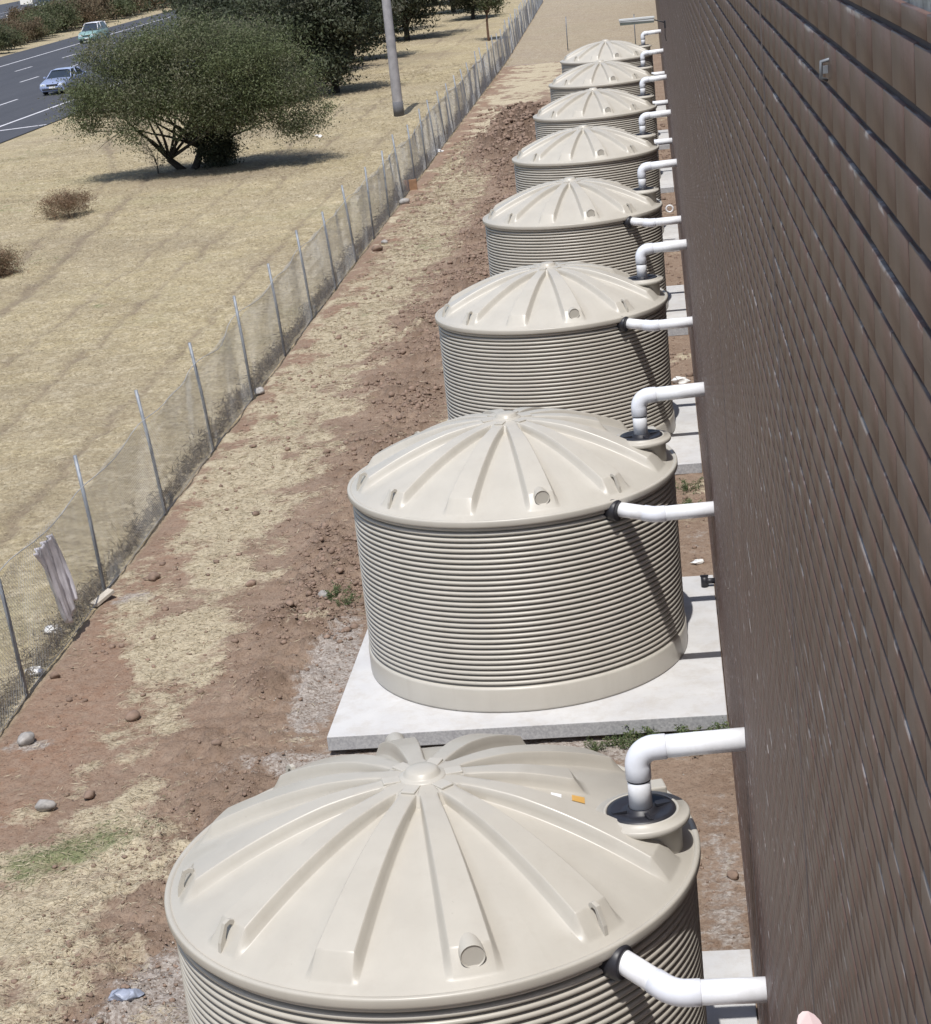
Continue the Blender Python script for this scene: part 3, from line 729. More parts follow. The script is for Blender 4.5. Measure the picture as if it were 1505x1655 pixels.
# ------------------------------------------------------------------ leaf / blade soups
def leaves(name, P, size, mat, parent=None, tint=None, aspect=.5, flat=0.0, seed=1, asp_jit=.5):
    r = np.random.default_rng(seed); n = len(P)
    d = r.normal(size=(n, 3)); d[:, 2] *= (1 - flat); d /= np.linalg.norm(d, axis=1)[:, None]
    e = np.cross(d, r.normal(size=(n, 3))); e /= np.linalg.norm(e, axis=1)[:, None]
    s = (size * r.uniform(.6, 1.4, n))[:, None] if np.ndim(size) == 0 else (size * r.uniform(.6, 1.4, n))[:, None]
    a = d * s * .5; b = e * s * .5 * aspect
    V = np.stack([P - a, P + b * .9, P + a, P - b * .9], 1).reshape(-1, 3)
    if tint is None: tint = np.stack([r.random(n), r.random(n) ** 3], -1)
    T = np.repeat(np.concatenate([tint, np.zeros((n, 1)), np.ones((n, 1))], 1), 4, 0)
    return mesh_np(name, V, np.arange(4 * n), np.full(n, 4), mat, parent, False, {'tint': T})

def crown_points(blobs, n, seed, clump=.34, dens=1.0):
    """clumps on and in ellipsoids, leaves around clumps"""
    r = np.random.default_rng(seed); vol = np.array([b[3] * b[4] * b[5] for b in blobs]) ** .75; vol /= vol.sum()
    K = max(20, int(n / (240 if n > 100000 else 130))); ci = r.choice(len(blobs), K, p=vol); B = np.array(blobs)[ci]
    u = r.normal(size=(K, 3)); u /= np.linalg.norm(u, axis=1)[:, None]; rad = r.random(K) ** (1 / 2.6)
    cc = B[:, :3] + u * B[:, 3:6] * rad[:, None]
    ct = np.stack([np.clip(r.normal(.5, .25, K), 0, 1), r.random(K) ** 2.5], -1)
    sc = clump * r.uniform(.5, 1.4, K)
    k = r.integers(0, K, n); P = cc[k] + r.normal(size=(n, 3)) * sc[k][:, None] * np.array([1, 1, .7])
    T = np.clip(ct[k] + r.normal(0, .15, (n, 2)), 0, 1)
    return P, T, cc

def limb(m, a, b, r0, r1, bend=.12, seg=8, rs=None):
    a = Vector(a); b = Vector(b); L = (b - a).length; mid = (a + b) / 2 + Vector((rs.normal() * L * bend, rs.normal() * L * bend, abs(rs.normal()) * L * bend * .6))
    pts = []; rad = []
    for i in range(6):
        t = i / 5; p = a.lerp(mid, t).lerp(mid.lerp(b, t), t); pts.append(p); rad.append(r0 + (r1 - r0) * t)
    m.tube(pts, rad, seg)

def make_tree(name, loc, blobs, n, leaf, mat, bark, label, cat='tree', group=None, seed=1, stems=((0, 0),), r0=.16, clump=.35, aspect=.45, limbs=26, fork=.35):
    t = empty(name, loc, label, cat, group)
    P, T, cc = crown_points(blobs, n, seed, clump)
    P[:, 2] = np.maximum(P[:, 2], .02)
    leaves('crown', P, leaf, mat, t, T, aspect, seed=seed + 5)
    rs = np.random.default_rng(seed + 9); m = MB(); zb = min(b[2] - b[5] * .3 for b in blobs)
    cz = np.mean([b[2] for b in blobs])
    for si, (sx, sy) in enumerate(stems):
        fk = Vector((sx * 1.0, sy, max(.35, zb * fork) + .25 * si)); limb(m, (sx * .15, sy * .15, -.2), fk, r0, r0 * .75, .05, 10, rs)
        for j in range(limbs // len(stems)):
            c = cc[rs.integers(len(cc))]; c = Vector(c)
            if (c - fk).length < .5: continue
            mid = fk.lerp(c, .45) + Vector((0, 0, .2)); limb(m, fk, mid, r0 * .42, r0 * .2, .1, 6, rs); limb(m, mid, c, r0 * .2, r0 * .05, .12, 5, rs)
            for q in range(2):
                c2 = c + Vector(rs.normal(0, clump * 1.3, 3)); limb(m, mid.lerp(c, .5), c2, r0 * .09, r0 * .03, .1, 4, rs)
    m.build('trunk', bark, t)
    return t

# ------------------------------------------------------------------ the big spreading tree
make_tree('spreading_tree', (-15.9, 59.2, GZ),
          [(1.2, -2.2, 3.9, 2.9, 2.3, 1.5), (-1.6, -1.6, 3.6, 2.2, 2.0, 1.2), (3.6, -1.8, 3.3, 2.0, 2.0, 1.3), (-2.6, -1.4, 3.2, 1.2, 1.4, .8), (.9, -1.6, 4.7, 2.2, 1.8, .95), (4.5, -1.4, 2.1, 1.3, 1.4, 1.0), (2.6, -2.6, 2.5, 1.5, 1.0, .9), (-.2, -2.8, 2.9, 1.6, .8, .7), (2.6, -.6, 4.2, 2.2, 1.8, 1.1), (-1.5, -2.2, 2.4, .6, .6, .35), (4.6, -2.0, 1.5, .6, .6, .5), (-3.0, -2.0, 2.5, .9, .8, .6), (.8, -2.8, 3.2, 2.2, .8, 1.0), (3.2, -2.2, 2.2, 1.2, .9, .7), (-.6, -2.7, 2.5, 1.5, .6, .6), (1.4, -2.8, 2.3, 1.3, .6, .6), (-2.0, -1.6, 4.5, 1.3, 1.4, .8), (-1.2, -2.6, 1.9, .9, .6, .5), (.9, -2.4, 1.7, .9, .6, .5), (3.4, -2.4, 1.7, .9, .6, .5)],
          160000, .100, M_LEAF, M_BARK, 'wide spreading olive green tree with dark forked trunk, alone in the dry field', seed=3, stems=((-.7, -.3), (.5, .1)), r0=.16, clump=.36, aspect=.36, limbs=22, fork=.35)
make_tree('dense_bush', (-14.9, 59.3, GZ), [(0, 0, 1.3, .8, .7, 1.3), (.5, -.2, 2.4, 1.0, .8, 1.0), (.2, -.3, .6, .6, .5, .6)], 30000, .10, M_LEAFD, M_BARK,
          'dark dense bush growing up beside the trunk of the spreading tree', 'bush', seed=31, r0=.06, clump=.22, limbs=8)
make_tree('low_bush', (-16.9, 58.2, GZ), [(0, 0, .7, .5, .4, .5), (-.4, .2, 1.2, .4, .4, .3)], 700, .07, M_LEAF, M_BARK,
          'sparse low bush at the left foot of the spreading tree', 'bush', seed=33, r0=.03, clump=.16, limbs=12)

# ------------------------------------------------------------------ trees further back
far_trees = [(-14.6, 87.6, 1.15, 0), (-19.4, 92.5, 1.2, 1), (-17.3, 85.0, .42, 2), (-16.8, 109, 1.25, 1), (-21.8, 120, 1.45, 0), (-18.2, 100, 1.3, 2), (-15.3, 126, 1.2, 0),
             (-23.5, 104, 1.2, 2), (-19.5, 138, 1.4, 1), (-15.1, 159, 1.2, 2), (-22, 156, 1.6, 0), (-12.3, 146, .95, 1), (-25.0, 132, 1.5, 1), (-18.5, 176, 1.7, 0), (-26, 175, 1.7, 2), (-12.5, 190, 1.3, 1),
             (-24.6, 116, 1.15, 1), (-27.2, 150, 1.3, 2)]
flab = ['dark tree closest behind the spreading tree, its trunk in shade', 'dark tree left of the one closest behind the spreading tree', 'small dark shrubby tree right against the back of the spreading tree',
        'dark bushy tree left of the top of the grey pole', 'tall dark tree above the left part of the spreading tree', 'dark round tree in the middle of the shaded grove', 'dark tree directly right of the grey pole',
        'dark tree at the left side of the grove by the road', 'dark tree right of the pole, second row of the grove', 'low dark tree with visible trunk at the right end of the grove', 'tall tree in the back row of the grove',
        'small round tree at the right edge of the grove above the track', 'tall tree at the top left of the grove near the road', 'tall tree at the very back of the grove', 'tall tree at the back left of the grove beside the road',
        'distant tree beyond the right end of the grove', 'dark tree by the road shoulder in the left of the grove', 'distant tree on the road side of the grove']
fproto = []
for v in range(3):
    rs = np.random.default_rng(50 + v)
    bl = [(rs.normal(0, .9), rs.normal(0, .9), rs.uniform(1.8, 5.2), rs.uniform(1.4, 2.2), rs.uniform(1.4, 2.2), rs.uniform(1.1, 1.6)) for _ in range(9)] + [(0, 0, 3.4, 2.2, 2.2, 1.9)]
    bl += [(rs.normal(0, 1.2), rs.normal(0, 1.2), 1.4, 1.0, 1.0, .7)]
    fproto.append(bl)
protos = {}
for i, (x, y, s, v) in enumerate(far_trees):
    if v not in protos:
        t = make_tree('grove_tree', (x, y, GZ), fproto[v], 34000, .19, M_LEAFD, M_BARK, flab[i], 'tree', 'dark trees of the grove by the road', seed=60 + v, r0=.2, clump=.42, limbs=20, fork=.6)
        protos[v] = t
    else:
        t = copy_tree(protos[v]); t.location = (x, y, GZ); t['label'] = flab[i]
    t.scale = (s, s, s * 1.02); t.rotation_euler = (0, 0, i * 1.7)
make_tree('sapling', (-8.9, 117.6, GZ), [(0, 0, 3.4, .9, .9, 1.3), (.5, .2, 2.5, .8, .7, .8), (-.6, -.1, 4.2, .7, .7, .9)], 5200, .16, M_LEAFG, M_BARK2,
          'slender light green sapling with thin reddish trunk beside the fence', 'tree', seed=80, r0=.09, clump=.3, limbs=14, fork=.7)
make_tree('dark_stump_bush', (-16.0, 84.2, GZ), [(0, 0, .6, .5, .5, .6), (0, 0, 1.3, .3, .3, .5)], 1500, .14, M_LEAFD, M_BARK, 'short dark pointed bush in front of the grove', 'bush', seed=82, r0=.08, clump=.2, limbs=5)

# hedge scrub on the median
hed = []
rs = np.random.default_rng(5)
yy = 128.0; i = 0
while yy < 300:
    hed.append((np.interp(yy, [128, 161, 200, 300], [-57.5, -58.8, -62, -66]) + rs.normal(0, .6), yy, rs.uniform(.75, 1.1) * (1.0 if yy < 200 else 1.5), int(rs.integers(0, 2)))); yy += rs.uniform(4.5, 7.5)
for k in range(9): hed.append((-63 - rs.random() * 8, 176 + k * 9 + rs.normal(0, 2), rs.uniform(1.0, 1.5), int(rs.integers(0, 2))))
hp = {}
ords = ['first', 'second', 'third', 'fourth', 'fifth', 'sixth', 'seventh', 'eighth', 'ninth', 'tenth', 'eleventh', 'twelfth', 'thirteenth', 'fourteenth', 'fifteenth', 'sixteenth', 'seventeenth', 'eighteenth', 'nineteenth', 'twentieth'] + ['twenty-%s' % a for a in ('first', 'second', 'third', 'fourth', 'fifth', 'sixth', 'seventh', 'eighth', 'ninth')] + ['thirtieth'] + ['thirty-%s' % a for a in ('first', 'second', 'third', 'fourth', 'fifth', 'sixth', 'seventh', 'eighth', 'ninth')] + ['fortieth'] + ['forty-%s' % a for a in ('first', 'second', 'third', 'fourth', 'fifth')]
for k, (x, y, s, v) in enumerate(hed):
    lab = '%s roadside scrub bush on the median, %s counting from the left' % ('brown' if v else 'green', ords[k])
    if v not in hp:
        hp[v] = make_tree('median_bush', (x, y, -.14), [(0, 0, 1.1, 2.0, 2.3, .9), (.7, .9, 1.8, 1.2, 1.2, .7), (-.8, -.8, 1.5, 1.2, 1.2, .8)], 9000, .19, (M_LEAFG, M_LEAFB)[v], M_BARK, lab, 'bush', 'scrub bushes on the road median', seed=90 + v, r0=.07, clump=.36, limbs=10)
        t = hp[v]
    else: t = copy_tree(hp[v]); t.location = (x, y, -.14); t['label'] = lab
    t.scale = (s, s, s * rs.uniform(.85, 1.15)); t.rotation_euler = (0, 0, rs.random() * 6.28)

# dry shrubs in the field
for (x, y, s, lab, sd_) in ((-17.6, 48.6, 1.0, 'round dry reddish brown shrub in the field left of the track', 101), (-16.6, 37.9, .75, 'dry brown shrub cut by the left edge of the picture', 102), (-17.6, 38.6, .8, 'low grey green shrub at the left edge beside a brown shrub', 103)):
    make_tree('dry_shrub', (x, y, gz(x, y)), [(0, 0, .42 * s, .95 * s, .9 * s, .42 * s), (.3, 0, .6 * s, .6 * s, .6 * s, .3 * s)], 9000, .085, M_LEAFS, M_BARK, lab, 'shrub', seed=sd_, r0=.02, clump=.17, limbs=24, aspect=.18, fork=.1)

# ------------------------------------------------------------------ pole
def pole():
    t = empty('utility_pole', (-9.46, 72.4, GZ), 'tall grey utility pole standing in the dry grass beyond the fence', 'pole')
    m = MB(); m.tube([(0, 0, -.3), (0, 0, .0), (-.02, 0, 4), (-.05, 0, 10.5)], [.235, .232, .20, .15], 20); m.build('shaft', simple('grey_weathered_timber', (.30, .29, .30), .85, .18, 3, bump=.3), t)
    m = MB(); m.tube([(0, 0, .0), (0, 0, .62)], [.238, .236], 20); m.build('dark_base_band', simple('dark_pole_base', (.12, .12, .13), .9, .2, 6), t)
    m = MB(); m.box((-.05, 0, 9.9), (2.2, .1, .12))
    m.build('crossarm', M_BARK, t)
pole()
# low posts across the strip
for (x, y, lab) in ((-3.08, 101.4, 'thin lone steel post on bare ground beyond the last tank, left one'), (.85, 97.5, 'thin lone steel post beyond the last tank close to the wall')):
    m = MB(); m.tube([(0, 0, -.2), (.01, 0, 1.2), (.03, 0, 1.9)], .028, 8); m.box((.03, 0, 1.91), (.07, .07, .02)); o = m.build('steel_post', M_GALV, None, 0, (x, y, GZ)); tag(o, lab, 'post', 'lone posts beyond the tanks')

# wall light
def wall_light():
    t = empty('wall_light', (WX, 31.0, 5.36), 'white tubular light fitting sticking out from the wall above the far tanks', 'lamp')
    m = MB(); m.box((-.64, 0, .13), (.80, .10, .05)); m.tube([(-1.03, 0, .10), (-.25, 0, .07)], .042, 14); m.build('housing', simple('pale_grey_enamel', (.62, .64, .64), .4, .05, 8), t, .008)
    m = MB(); m.box((-.64, 0, .035), (.76, .07, .04)); m.build('lens', simple('dull_diffuser', (.12, .14, .13), .3, .1, 8), t)
    m = MB(); m.tube([(-.25, 0, .07), (-.1, 0, .02), (.02, 0, -.03)], .014, 8); m.build('arm', M_BLACK, t)
    m = MB(); m.box((-.02, 0, -.05), (.04, .1, .16)); m.tube([(-.02, 0, -.1), (-.03, .02, -.3), (-.01, .02, -.42)], .010, 6); m.build('wall_bracket', M_BLACK, t)
wall_light()

# ------------------------------------------------------------------ cars
def car(name, loc, rz, paint, label, tall=False, group='cars on the highway'):
    t = empty(name, loc, label, 'car', group, rz)
    P = simple(name + '_paint', paint, .25, .03, 2, .25)
    hw = .90
    if not tall: st = [(-2.36, .74, .34, .50), (-2.33, .80, .24, .60), (-2.22, .86, .20, .70), (-1.7, .90, .18, .80), (-.95, .905, .17, .92), (-.2, .91, .17, .93), (.9, .91, .17, .94), (1.5, .905, .18, .97), (2.1, .88, .22, .98), (2.33, .82, .28, .90), (2.40, .76, .36, .60)]
    else: st = [(-2.20, .76, .36, .55), (-2.16, .82, .28, .74), (-2.0, .86, .24, .88), (-1.5, .88, .22, 1.0), (-1.1, .89, .2, 1.06), (0, .89, .2, 1.08), (1.5, .89, .2, 1.08), (2.1, .87, .24, 1.08), (2.2, .82, .3, 1.0)]
    def sect(y, h, z0, z1):
        return [(-h * .86, y, z0), (-h, y, z0 + .12), (-h, y, z0 + (z1 - z0) * .62), (-h * .95, y, z1 - .03), (-h * .78, y, z1), (0, y, z1 + .015), (h * .78, y, z1), (h * .95, y, z1 - .03), (h, y, z0 + (z1 - z0) * .62), (h, y, z0 + .12), (h * .86, y, z0), (0, y, z0)]
    def loft(S, cap=True):
        vs = []; fs = []; n = len(S[0])
        for s in S: vs += s
        for i in range(len(S) - 1):
            for k in range(n): fs.append((i * n + k, i * n + (k + 1) % n, (i + 1) * n + (k + 1) % n, (i + 1) * n + k))
        fs.append(tuple(range(n - 1, -1, -1))); fs.append(tuple((len(S) - 1) * n + k for k in range(n)))
        return vs, fs
    m = MB(); v, f = loft([sect(*s) for s in st]); m.add(v, f, True); b = m.build('body', P, t); es = b.modifiers.new('es', 'EDGE_SPLIT'); es.split_angle = math.radians(40)
    def gh(y, h, z0, z1, hr): return [(-h, y, z0), (-hr, y, z1 - .04), (-hr * .9, y, z1), (hr * .9, y, z1), (hr, y, z1 - .04), (h, y, z0)]
    top = 1.40 if not tall else 1.75; bs = .90 if not tall else 1.05
    G = [gh(-.98, .80, bs, bs + .02, .78), gh(-.32, .80, bs, top - .035, .60), gh(.2, .80, bs, top - .02, .60), gh(1.0 if not tall else 1.9, .80, bs, top - .035, .60), gh(1.72 if not tall else 2.12, .78, bs, bs + .04, .74)]
    m = MB(); v, f = loft(G); m.add(v, f); m.build('windows', M_GLASS, t)
    m = MB(); ye = 1.02 if not tall else 1.92
    v = []
    for (y, h, z) in ((-.42, .57, top - .045), (-.2, .60, top - .012), (.3, .60, top + .004), (ye - .25, .60, top - .008), (ye, .57, top - .045)): v += [(-h, y, z - .02), (-h * .85, y, z + .012), (0, y, z + .022), (h * .85, y, z + .012), (h, y, z - .02)]
    f = [(i * 5 + k, i * 5 + k + 1, (i + 1) * 5 + k + 1, (i + 1) * 5 + k) for i in range(4) for k in range(4)]
    m.add(v, f, True)
    for s in (-1, 1):
        m.tube([(s * .80, -.97, bs + .01), (s * .61, -.32, top - .04)], .03, 6); m.tube([(s * .80, .32, bs), (s * .62, .32, top - .03)], .028, 6)
        m.tube([(s * .79, 1.68 if not tall else 2.1, bs + .03), (s * .61, ye, top - .04)], .04, 6)
    m.build('roof', simple(name + '_roof_paint', (.78, .76, .8) if tall else paint, .3, .03, 2), t)
    for s in (-1, 1):
        m = MB(); y0 = st[0][0]; m.box((s * .60, y0 + .05, .62 if not tall else .72), (.30, .10, .13)); m.build('headlight', M_LAMPG, t, .02)
        m = MB(); m.box((s * .98, -.75, .98), (.16, .09, .11)); m.build('mirror', P, t, .02)
        for y in (-1.45, 1.42):
            m = MB(); x = s * .80; m.tube([(x - .10, y, .32), (x + .10, y, .32)], .32, 24); wh = m.build('wheel', M_TYRE, t, .02)
            m = MB(); m.tube([(x + s * .095, y, .32), (x + s * .108, y, .32)], .20, 16); m.build('rim', M_RIM, wh)
    m = MB(); m.box((0, st[0][0] + .015, .60 if not tall else .7), (.72, .06, .11)); m.build('grille', M_BLACK, t)
    m = MB(); m.box((0, st[0][0] - .005, .36), (1.30, .06, .10)); m.build('air_intake', M_BLACK, t)
    m = MB(); m.box((0, st[0][0] - .03, .47), (.40, .03, .11)); m.build('number_plate', M_WHITE, t)
    return t
car('sedan_car', (-34.8, 107.7, -.112), math.radians(-3), (.34, .40, .58), 'silver blue sedan driving towards the camera, half behind the spreading tree')
car('minivan_car', (-50.2, 170.5, -.112), math.radians(-2), (.30, .46, .44), 'pale green van with a white roof partly behind the tree crown', True)
car('dark_hatchback_car', (-95.5, 305, -.112), math.radians(2), (.03, .035, .04), 'dark car on the far carriageway at the top edge of the picture')

# sign and marker post
t = empty('road_sign', (-75.0, 228, -.14), 'white road sign board on a thin post behind the median bushes', 'sign')
m = MB(); m.box((.85, 0, 3.3), (1.55, .04, 1.25)); m.build('board', M_WHITE, t)
m = MB(); m.tube([(.85, .05, 0), (.85, .05, 3.8)], .04, 8); m.build('signpost', M_GALV, t)
m = MB(); m.box((0, 0, .6), (.16, .05, 1.3)); m.box((0, -.03, 1.05), (.1, .02, .12)); o = m.build('marker_post', M_WHITE, None, .01, (-82.7, 246, -.14)); tag(o, 'slim white roadside marker post by the far carriageway', 'marker post')

# ------------------------------------------------------------------ soil clods, stones, stalks
def rock_templates(n=10, sub=2):
    out = []
    for k in range(n):
        bm = bmesh.new(); bmesh.ops.create_icosphere(bm, subdivisions=sub, radius=1)
        r = np.random.default_rng(200 + k); dirs = r.normal(size=(9, 3)); dirs /= np.linalg.norm(dirs, axis=1)[:, None]; off = r.uniform(.55, .95, 9)
        V = np.array([v.co[:] for v in bm.verts])
        for d, o_ in zip(dirs, off):
            p = V @ d; over = np.maximum(p - o_, 0); V = V - over[:, None] * d * .9
        V = V * (1 + .13 * r.normal(size=(len(V), 1)) * (1.0 if sub == 1 else .45))
        F = np.array([[v.index for v in f.verts] for f in bm.faces]); bm.free(); out.append((V, F))
    return out
RT = rock_templates(10, 2); RT1 = rock_templates(8, 1)
def scatter_rocks(name, X, Y, S, mat, T, sink=.3, seed=3):
    r = np.random.default_rng(seed); Vs = []; Fs = []; cnt = 0
    Z = samp(GZZ, X, Y)
    for k in range(len(T)):
        ii = np.where(np.arange(len(X)) % len(T) == k)[0]
        if not len(ii): continue
        V, F = T[k]; a = r.random(len(ii)) * 6.283; c, s = np.cos(a)[:, None], np.sin(a)[:, None]
        sx = S[ii][:, None] * r.uniform(.8, 1.3, (len(ii), 1)); sz = S[ii][:, None] * r.uniform(.5, .95, (len(ii), 1))
        x = V[None, :, 0] * sx; y = V[None, :, 1] * S[ii][:, None]; z = V[None, :, 2] * sz
        P = np.stack([x * c - y * s + X[ii][:, None], x * s + y * c + Y[ii][:, None], z + Z[ii][:, None] + S[ii][:, None] * sink], -1)
        Vs.append(P.reshape(-1, 3)); Fs.append((F[None] + (np.arange(len(ii)) * len(V))[:, None, None]).reshape(-1, 3) + cnt); cnt += len(ii) * len(V)
    F = np.concatenate(Fs); return mesh_np(name, np.concatenate(Vs), F.ravel(), np.full(len(F), 3), mat)
def pick(n, x0, x1, y0, y1, dens, seed, pw=1.0):
    r = np.random.default_rng(seed); X = r.uniform(x0, x1, n); u = r.random(n); Y = y0 + (y1 - y0) * u ** pw
    k = r.random(n) < dens(X, Y); return X[k], Y[k]
# (a) loose clods: dense in the rough soil, sparse elsewhere
X, Y = pick(150000, -5.8, -2.15, -3, 72, lambda x, y: np.clip(samp(GRO, x, y) ** 1.3 * np.clip(.4 + .9 * fbm(x, y, 1.1, 3, 5), .03, 1) + .03, 0, 1), 11, 1.4)
X2, Y2 = pick(2500, 1.75, 2.15, -1, 60, lambda x, y: .3 + 0 * x, 12, 1.5)
k = np.ones(len(X2), bool)
for i in range(8): k &= ~(np.abs(Y2 - TY[i]) < 2.35)
X = np.concatenate([X, X2[k]]); Y = np.concatenate([Y, Y2[k]])
S = .007 + .020 * np.random.default_rng(4).random(len(X)) ** 3 + .022 * (np.random.default_rng(5).random(len(X)) < .05); S = S * (1 + Y / 40) * np.where((Y > 50) & (Y < 72), 1.25, np.where(Y < 6, .72, 1.1))
o = scatter_rocks('soil_clods', X, Y, S, M_CLOD, RT1, .25, 6); tag(o, kind='stuff')
# (b) pale gravel
X, Y = pick(26000, -3.6, 1.9, -3, 30, lambda x, y: np.clip(np.exp(-(((x + 2.6) / .5) ** 2 + ((y + .9) / 1.2) ** 2)) + np.exp(-(((x + 2.4) / .3) ** 2 + ((y - 6.6) / 2.2) ** 2)) + .8 * np.exp(-((y - 4.05) / .22) ** 2), 0, 1) * .75 + .004, 13, 1.6)
o = scatter_rocks('pale_gravel', X, Y, .006 + .009 * np.random.default_rng(8).random(len(X)) ** 2, simple('pale_gravel_stone', (.38, .34, .30), .9, .3, 30), RT1, .3, 9); tag(o, kind='stuff')
# (c) single stones
stones = [(-4.78, 3.15, .10, 'grey', 'pale grey rounded stone casting a shadow on bare earth, largest in the lower left'), (-4.40, 3.42, .075, 'brown', 'reddish brown clod just right of the grey stone'),
          (-3.26, 4.42, .06, 'brown', 'small brown clod left of the slab corner'), (-3.96, 9.88, .075, 'brown', 'dark brown clod on the straw left of the second tank'), (-3.20, 8.68, .07, 'brown', 'pair-sized brown clod beside the dark soil near the second tank'),
          (-2.84, 9.19, .085, 'grey', 'tan stone close to the left side of the second tank'), (-5.42, 10.42, .10, 'brown', 'brown earth lump right of the pale gravel patch by the fence'), (-5.79, 6.90, .07, 'brown', 'flat brown stone at the foot of the fence, lower left'),
          (-4.47, 5.50, .085, 'brown', 'brown clod on bare red earth above the grey stone'), (2.09, 1.12, .06, 'brown', 'brown stone between the nearest tank and the wall'), (-5.72, 36.5, .14, 'brown', 'brown lump near the fence in the middle distance'),
          (-5.97, 21.1, .13, 'grey', 'tan stone at a fence post halfway up the picture'), (-6.0, 44.9, .16, 'grey', 'grey stone at the fence foot beyond the middle'), (-5.55, 4.95, .11, 'grey', 'flat pale stone by the fence at the left edge'), (-5.67, 37.6, .10, 'grey', 'small grey stone beside the brown lump near the fence')]
for i, (x, y, s, kind_, lab) in enumerate(stones):
    V, F = RT[i % len(RT)]; V2 = V * np.array([1.15, .85, .75]) * s
    o = mesh_np('stone' if kind_ == 'grey' else 'earth_clod', V2, F.ravel(), np.full(len(F), 3), M_ROCK if kind_ == 'grey' else M_CLOD); o.location = (x, y, gz(x, y) + s * .45); o.rotation_euler = (0, 0, i * 1.3)
    tag(o, lab, 'stone' if kind_ == 'grey' else 'clod', 'single stones and clods on the earth')
# litter
def crumple(name, x, y, s, mat, lab, cat, flat=.5, z=None, seed=0):
    r = np.random.default_rng(seed); bm = bmesh.new(); bmesh.ops.create_icosphere(bm, subdivisions=4, radius=1)
    V = np.array([v.co[:] for v in bm.verts]); F = np.array([[v.index for v in f.verts] for f in bm.faces]); bm.free()
    for q in range(14):
        d = r.normal(size=3); d /= np.linalg.norm(d); V = V + d[None] * (.34 * np.sin(5.2 * (V @ d) + r.random() * 6))[:, None] * .5
    V = V * np.array([1, .8, flat]) * s
    o = mesh_np(name, V, F.ravel(), np.full(len(F), 3), mat); o.location = (x, y, (gz(x, y) if z is None else z) + s * flat * .6); return tag(o, lab, cat)
M_BLUEB = simple('blue_grey_film', (.29, .32, .40), .45, .3, 12)
crumple('crumpled_bag', -2.93, -.72, .095, M_BLUEB, 'crumpled blue grey plastic bag beside the nearest tank, bottom left', 'litter', .6, seed=1)
crumple('paper_scrap', -6.28, 8.5, .11, M_WHITE, 'white paper scrap caught behind the fence, lower left', 'litter', .5, seed=2)
crumple('plastic_scrap', -6.12, 7.15, .10, M_WHITE, 'white plastic scrap low behind the fence, closest to the camera', 'litter', .5, seed=3)
crumple('white_wrapper', 1.93, 19.5, .12, M_WHITE, 'white block of litter on the earth between third tank and wall', 'litter', .6, seed=4)
crumple('white_rag', 2.0, 9.65, .08, M_WHITE, 'small white rag near the back of the second slab by the wall', 'litter', .4, seed=5)
crumple('foam_piece', -6.2, 57.5, .15, M_WHITE, 'white foam piece at the fence foot in the distance', 'litter', .5, seed=6)
crumple('bottle_scrap', -12.0, 66, .14, M_WHITE, 'white scrap on the dry grass left of the pole', 'litter', .4, seed=7)
# timber offcut and bricks at the fence
m = MB(); m.box((0, 0, 0), (.34, .13, .05), Matrix.Rotation(.9, 3, 'Z')); o = m.build('timber_offcut', simple('weathered_pale_board', (.50, .45, .38), .8, .15, 12, bump=.3), None, .006, (-5.93, 9.62, gz(-5.9, 9.6) + .06)); o.rotation_euler = (.25, -.2, 0); tag(o, 'pale board offcut leaning at a fence post', 'timber')
m = MB(); m.box((0, 0, .17), (.42, .06, .34)); m.box((.17, 0, .30), (.08, .07, .1)); o = m.build('broken_board', simple('brown_board', (.28, .16, .09), .8, .2, 12), None, .01, (-6.12, 47.8, gz(-6.1, 47.8))); tag(o, 'brown broken board standing against the fence', 'timber')
# valve on second slab
for k in range(1, 8):
    if k != 1: continue
    m = MB(); m.tube([(2.06, TY[k] + 1.75, TZ[k] + .07), (WX, TY[k] + 1.75, TZ[k] + .07)], .035, 14); m.tube([(2.06, TY[k] + 1.75, TZ[k]), (2.06, TY[k] + 1.75, TZ[k] + .13)], .045, 14); m.box((2.06, TY[k] + 1.75, TZ[k] + .14), (.1, .02, .02))
    o = m.build('outlet_valve', M_BLACK, None); tag(o, 'small dark outlet valve on the second slab against the wall', 'valve')
# ring fitting near the fifth tank
m = MB(); pts = [(.09 * math.cos(a), 0, .09 * math.sin(a)) for a in np.linspace(0, 2 * math.pi, 25)]; m.tube(pts, .024, 10, False); o = m.build('pipe_clamp', M_PVC, None, 0, (2.0, 38.4, .02)); tag(o, 'white ring shaped fitting lying between the fourth and fifth slabs', 'fitting')
# plastic film on the fence
def film():
    nu, nv = 26, 30; U, V = np.meshgrid(np.linspace(0, 1, nu), np.linspace(0, 1, nv), indexing='ij')
    y = 7.50 + U * .80 + .24 * V + .04 * np.sin(V * 5); z = 1.40 - V * (1.05 + .1 * np.sin(U * 5)) + GZ
    y = 7.95 + (y - 7.95) * (1 - .45 * V ** 1.5) + .2 * V
    x = -5.93 - .09 + .035 * np.sin(U * 19 + V * 2) + .02 * np.sin(U * 41 + V * 5) + .10 * V
    o = grid_mesh('plastic_sheet', np.stack([x, y, z], -1), M_SHEET); s = o.modifiers.new('s', 'SOLIDIFY'); s.thickness = .003
    tag(o, 'grey purple plastic sheet hanging on the fence at the left', 'plastic sheet')
film()

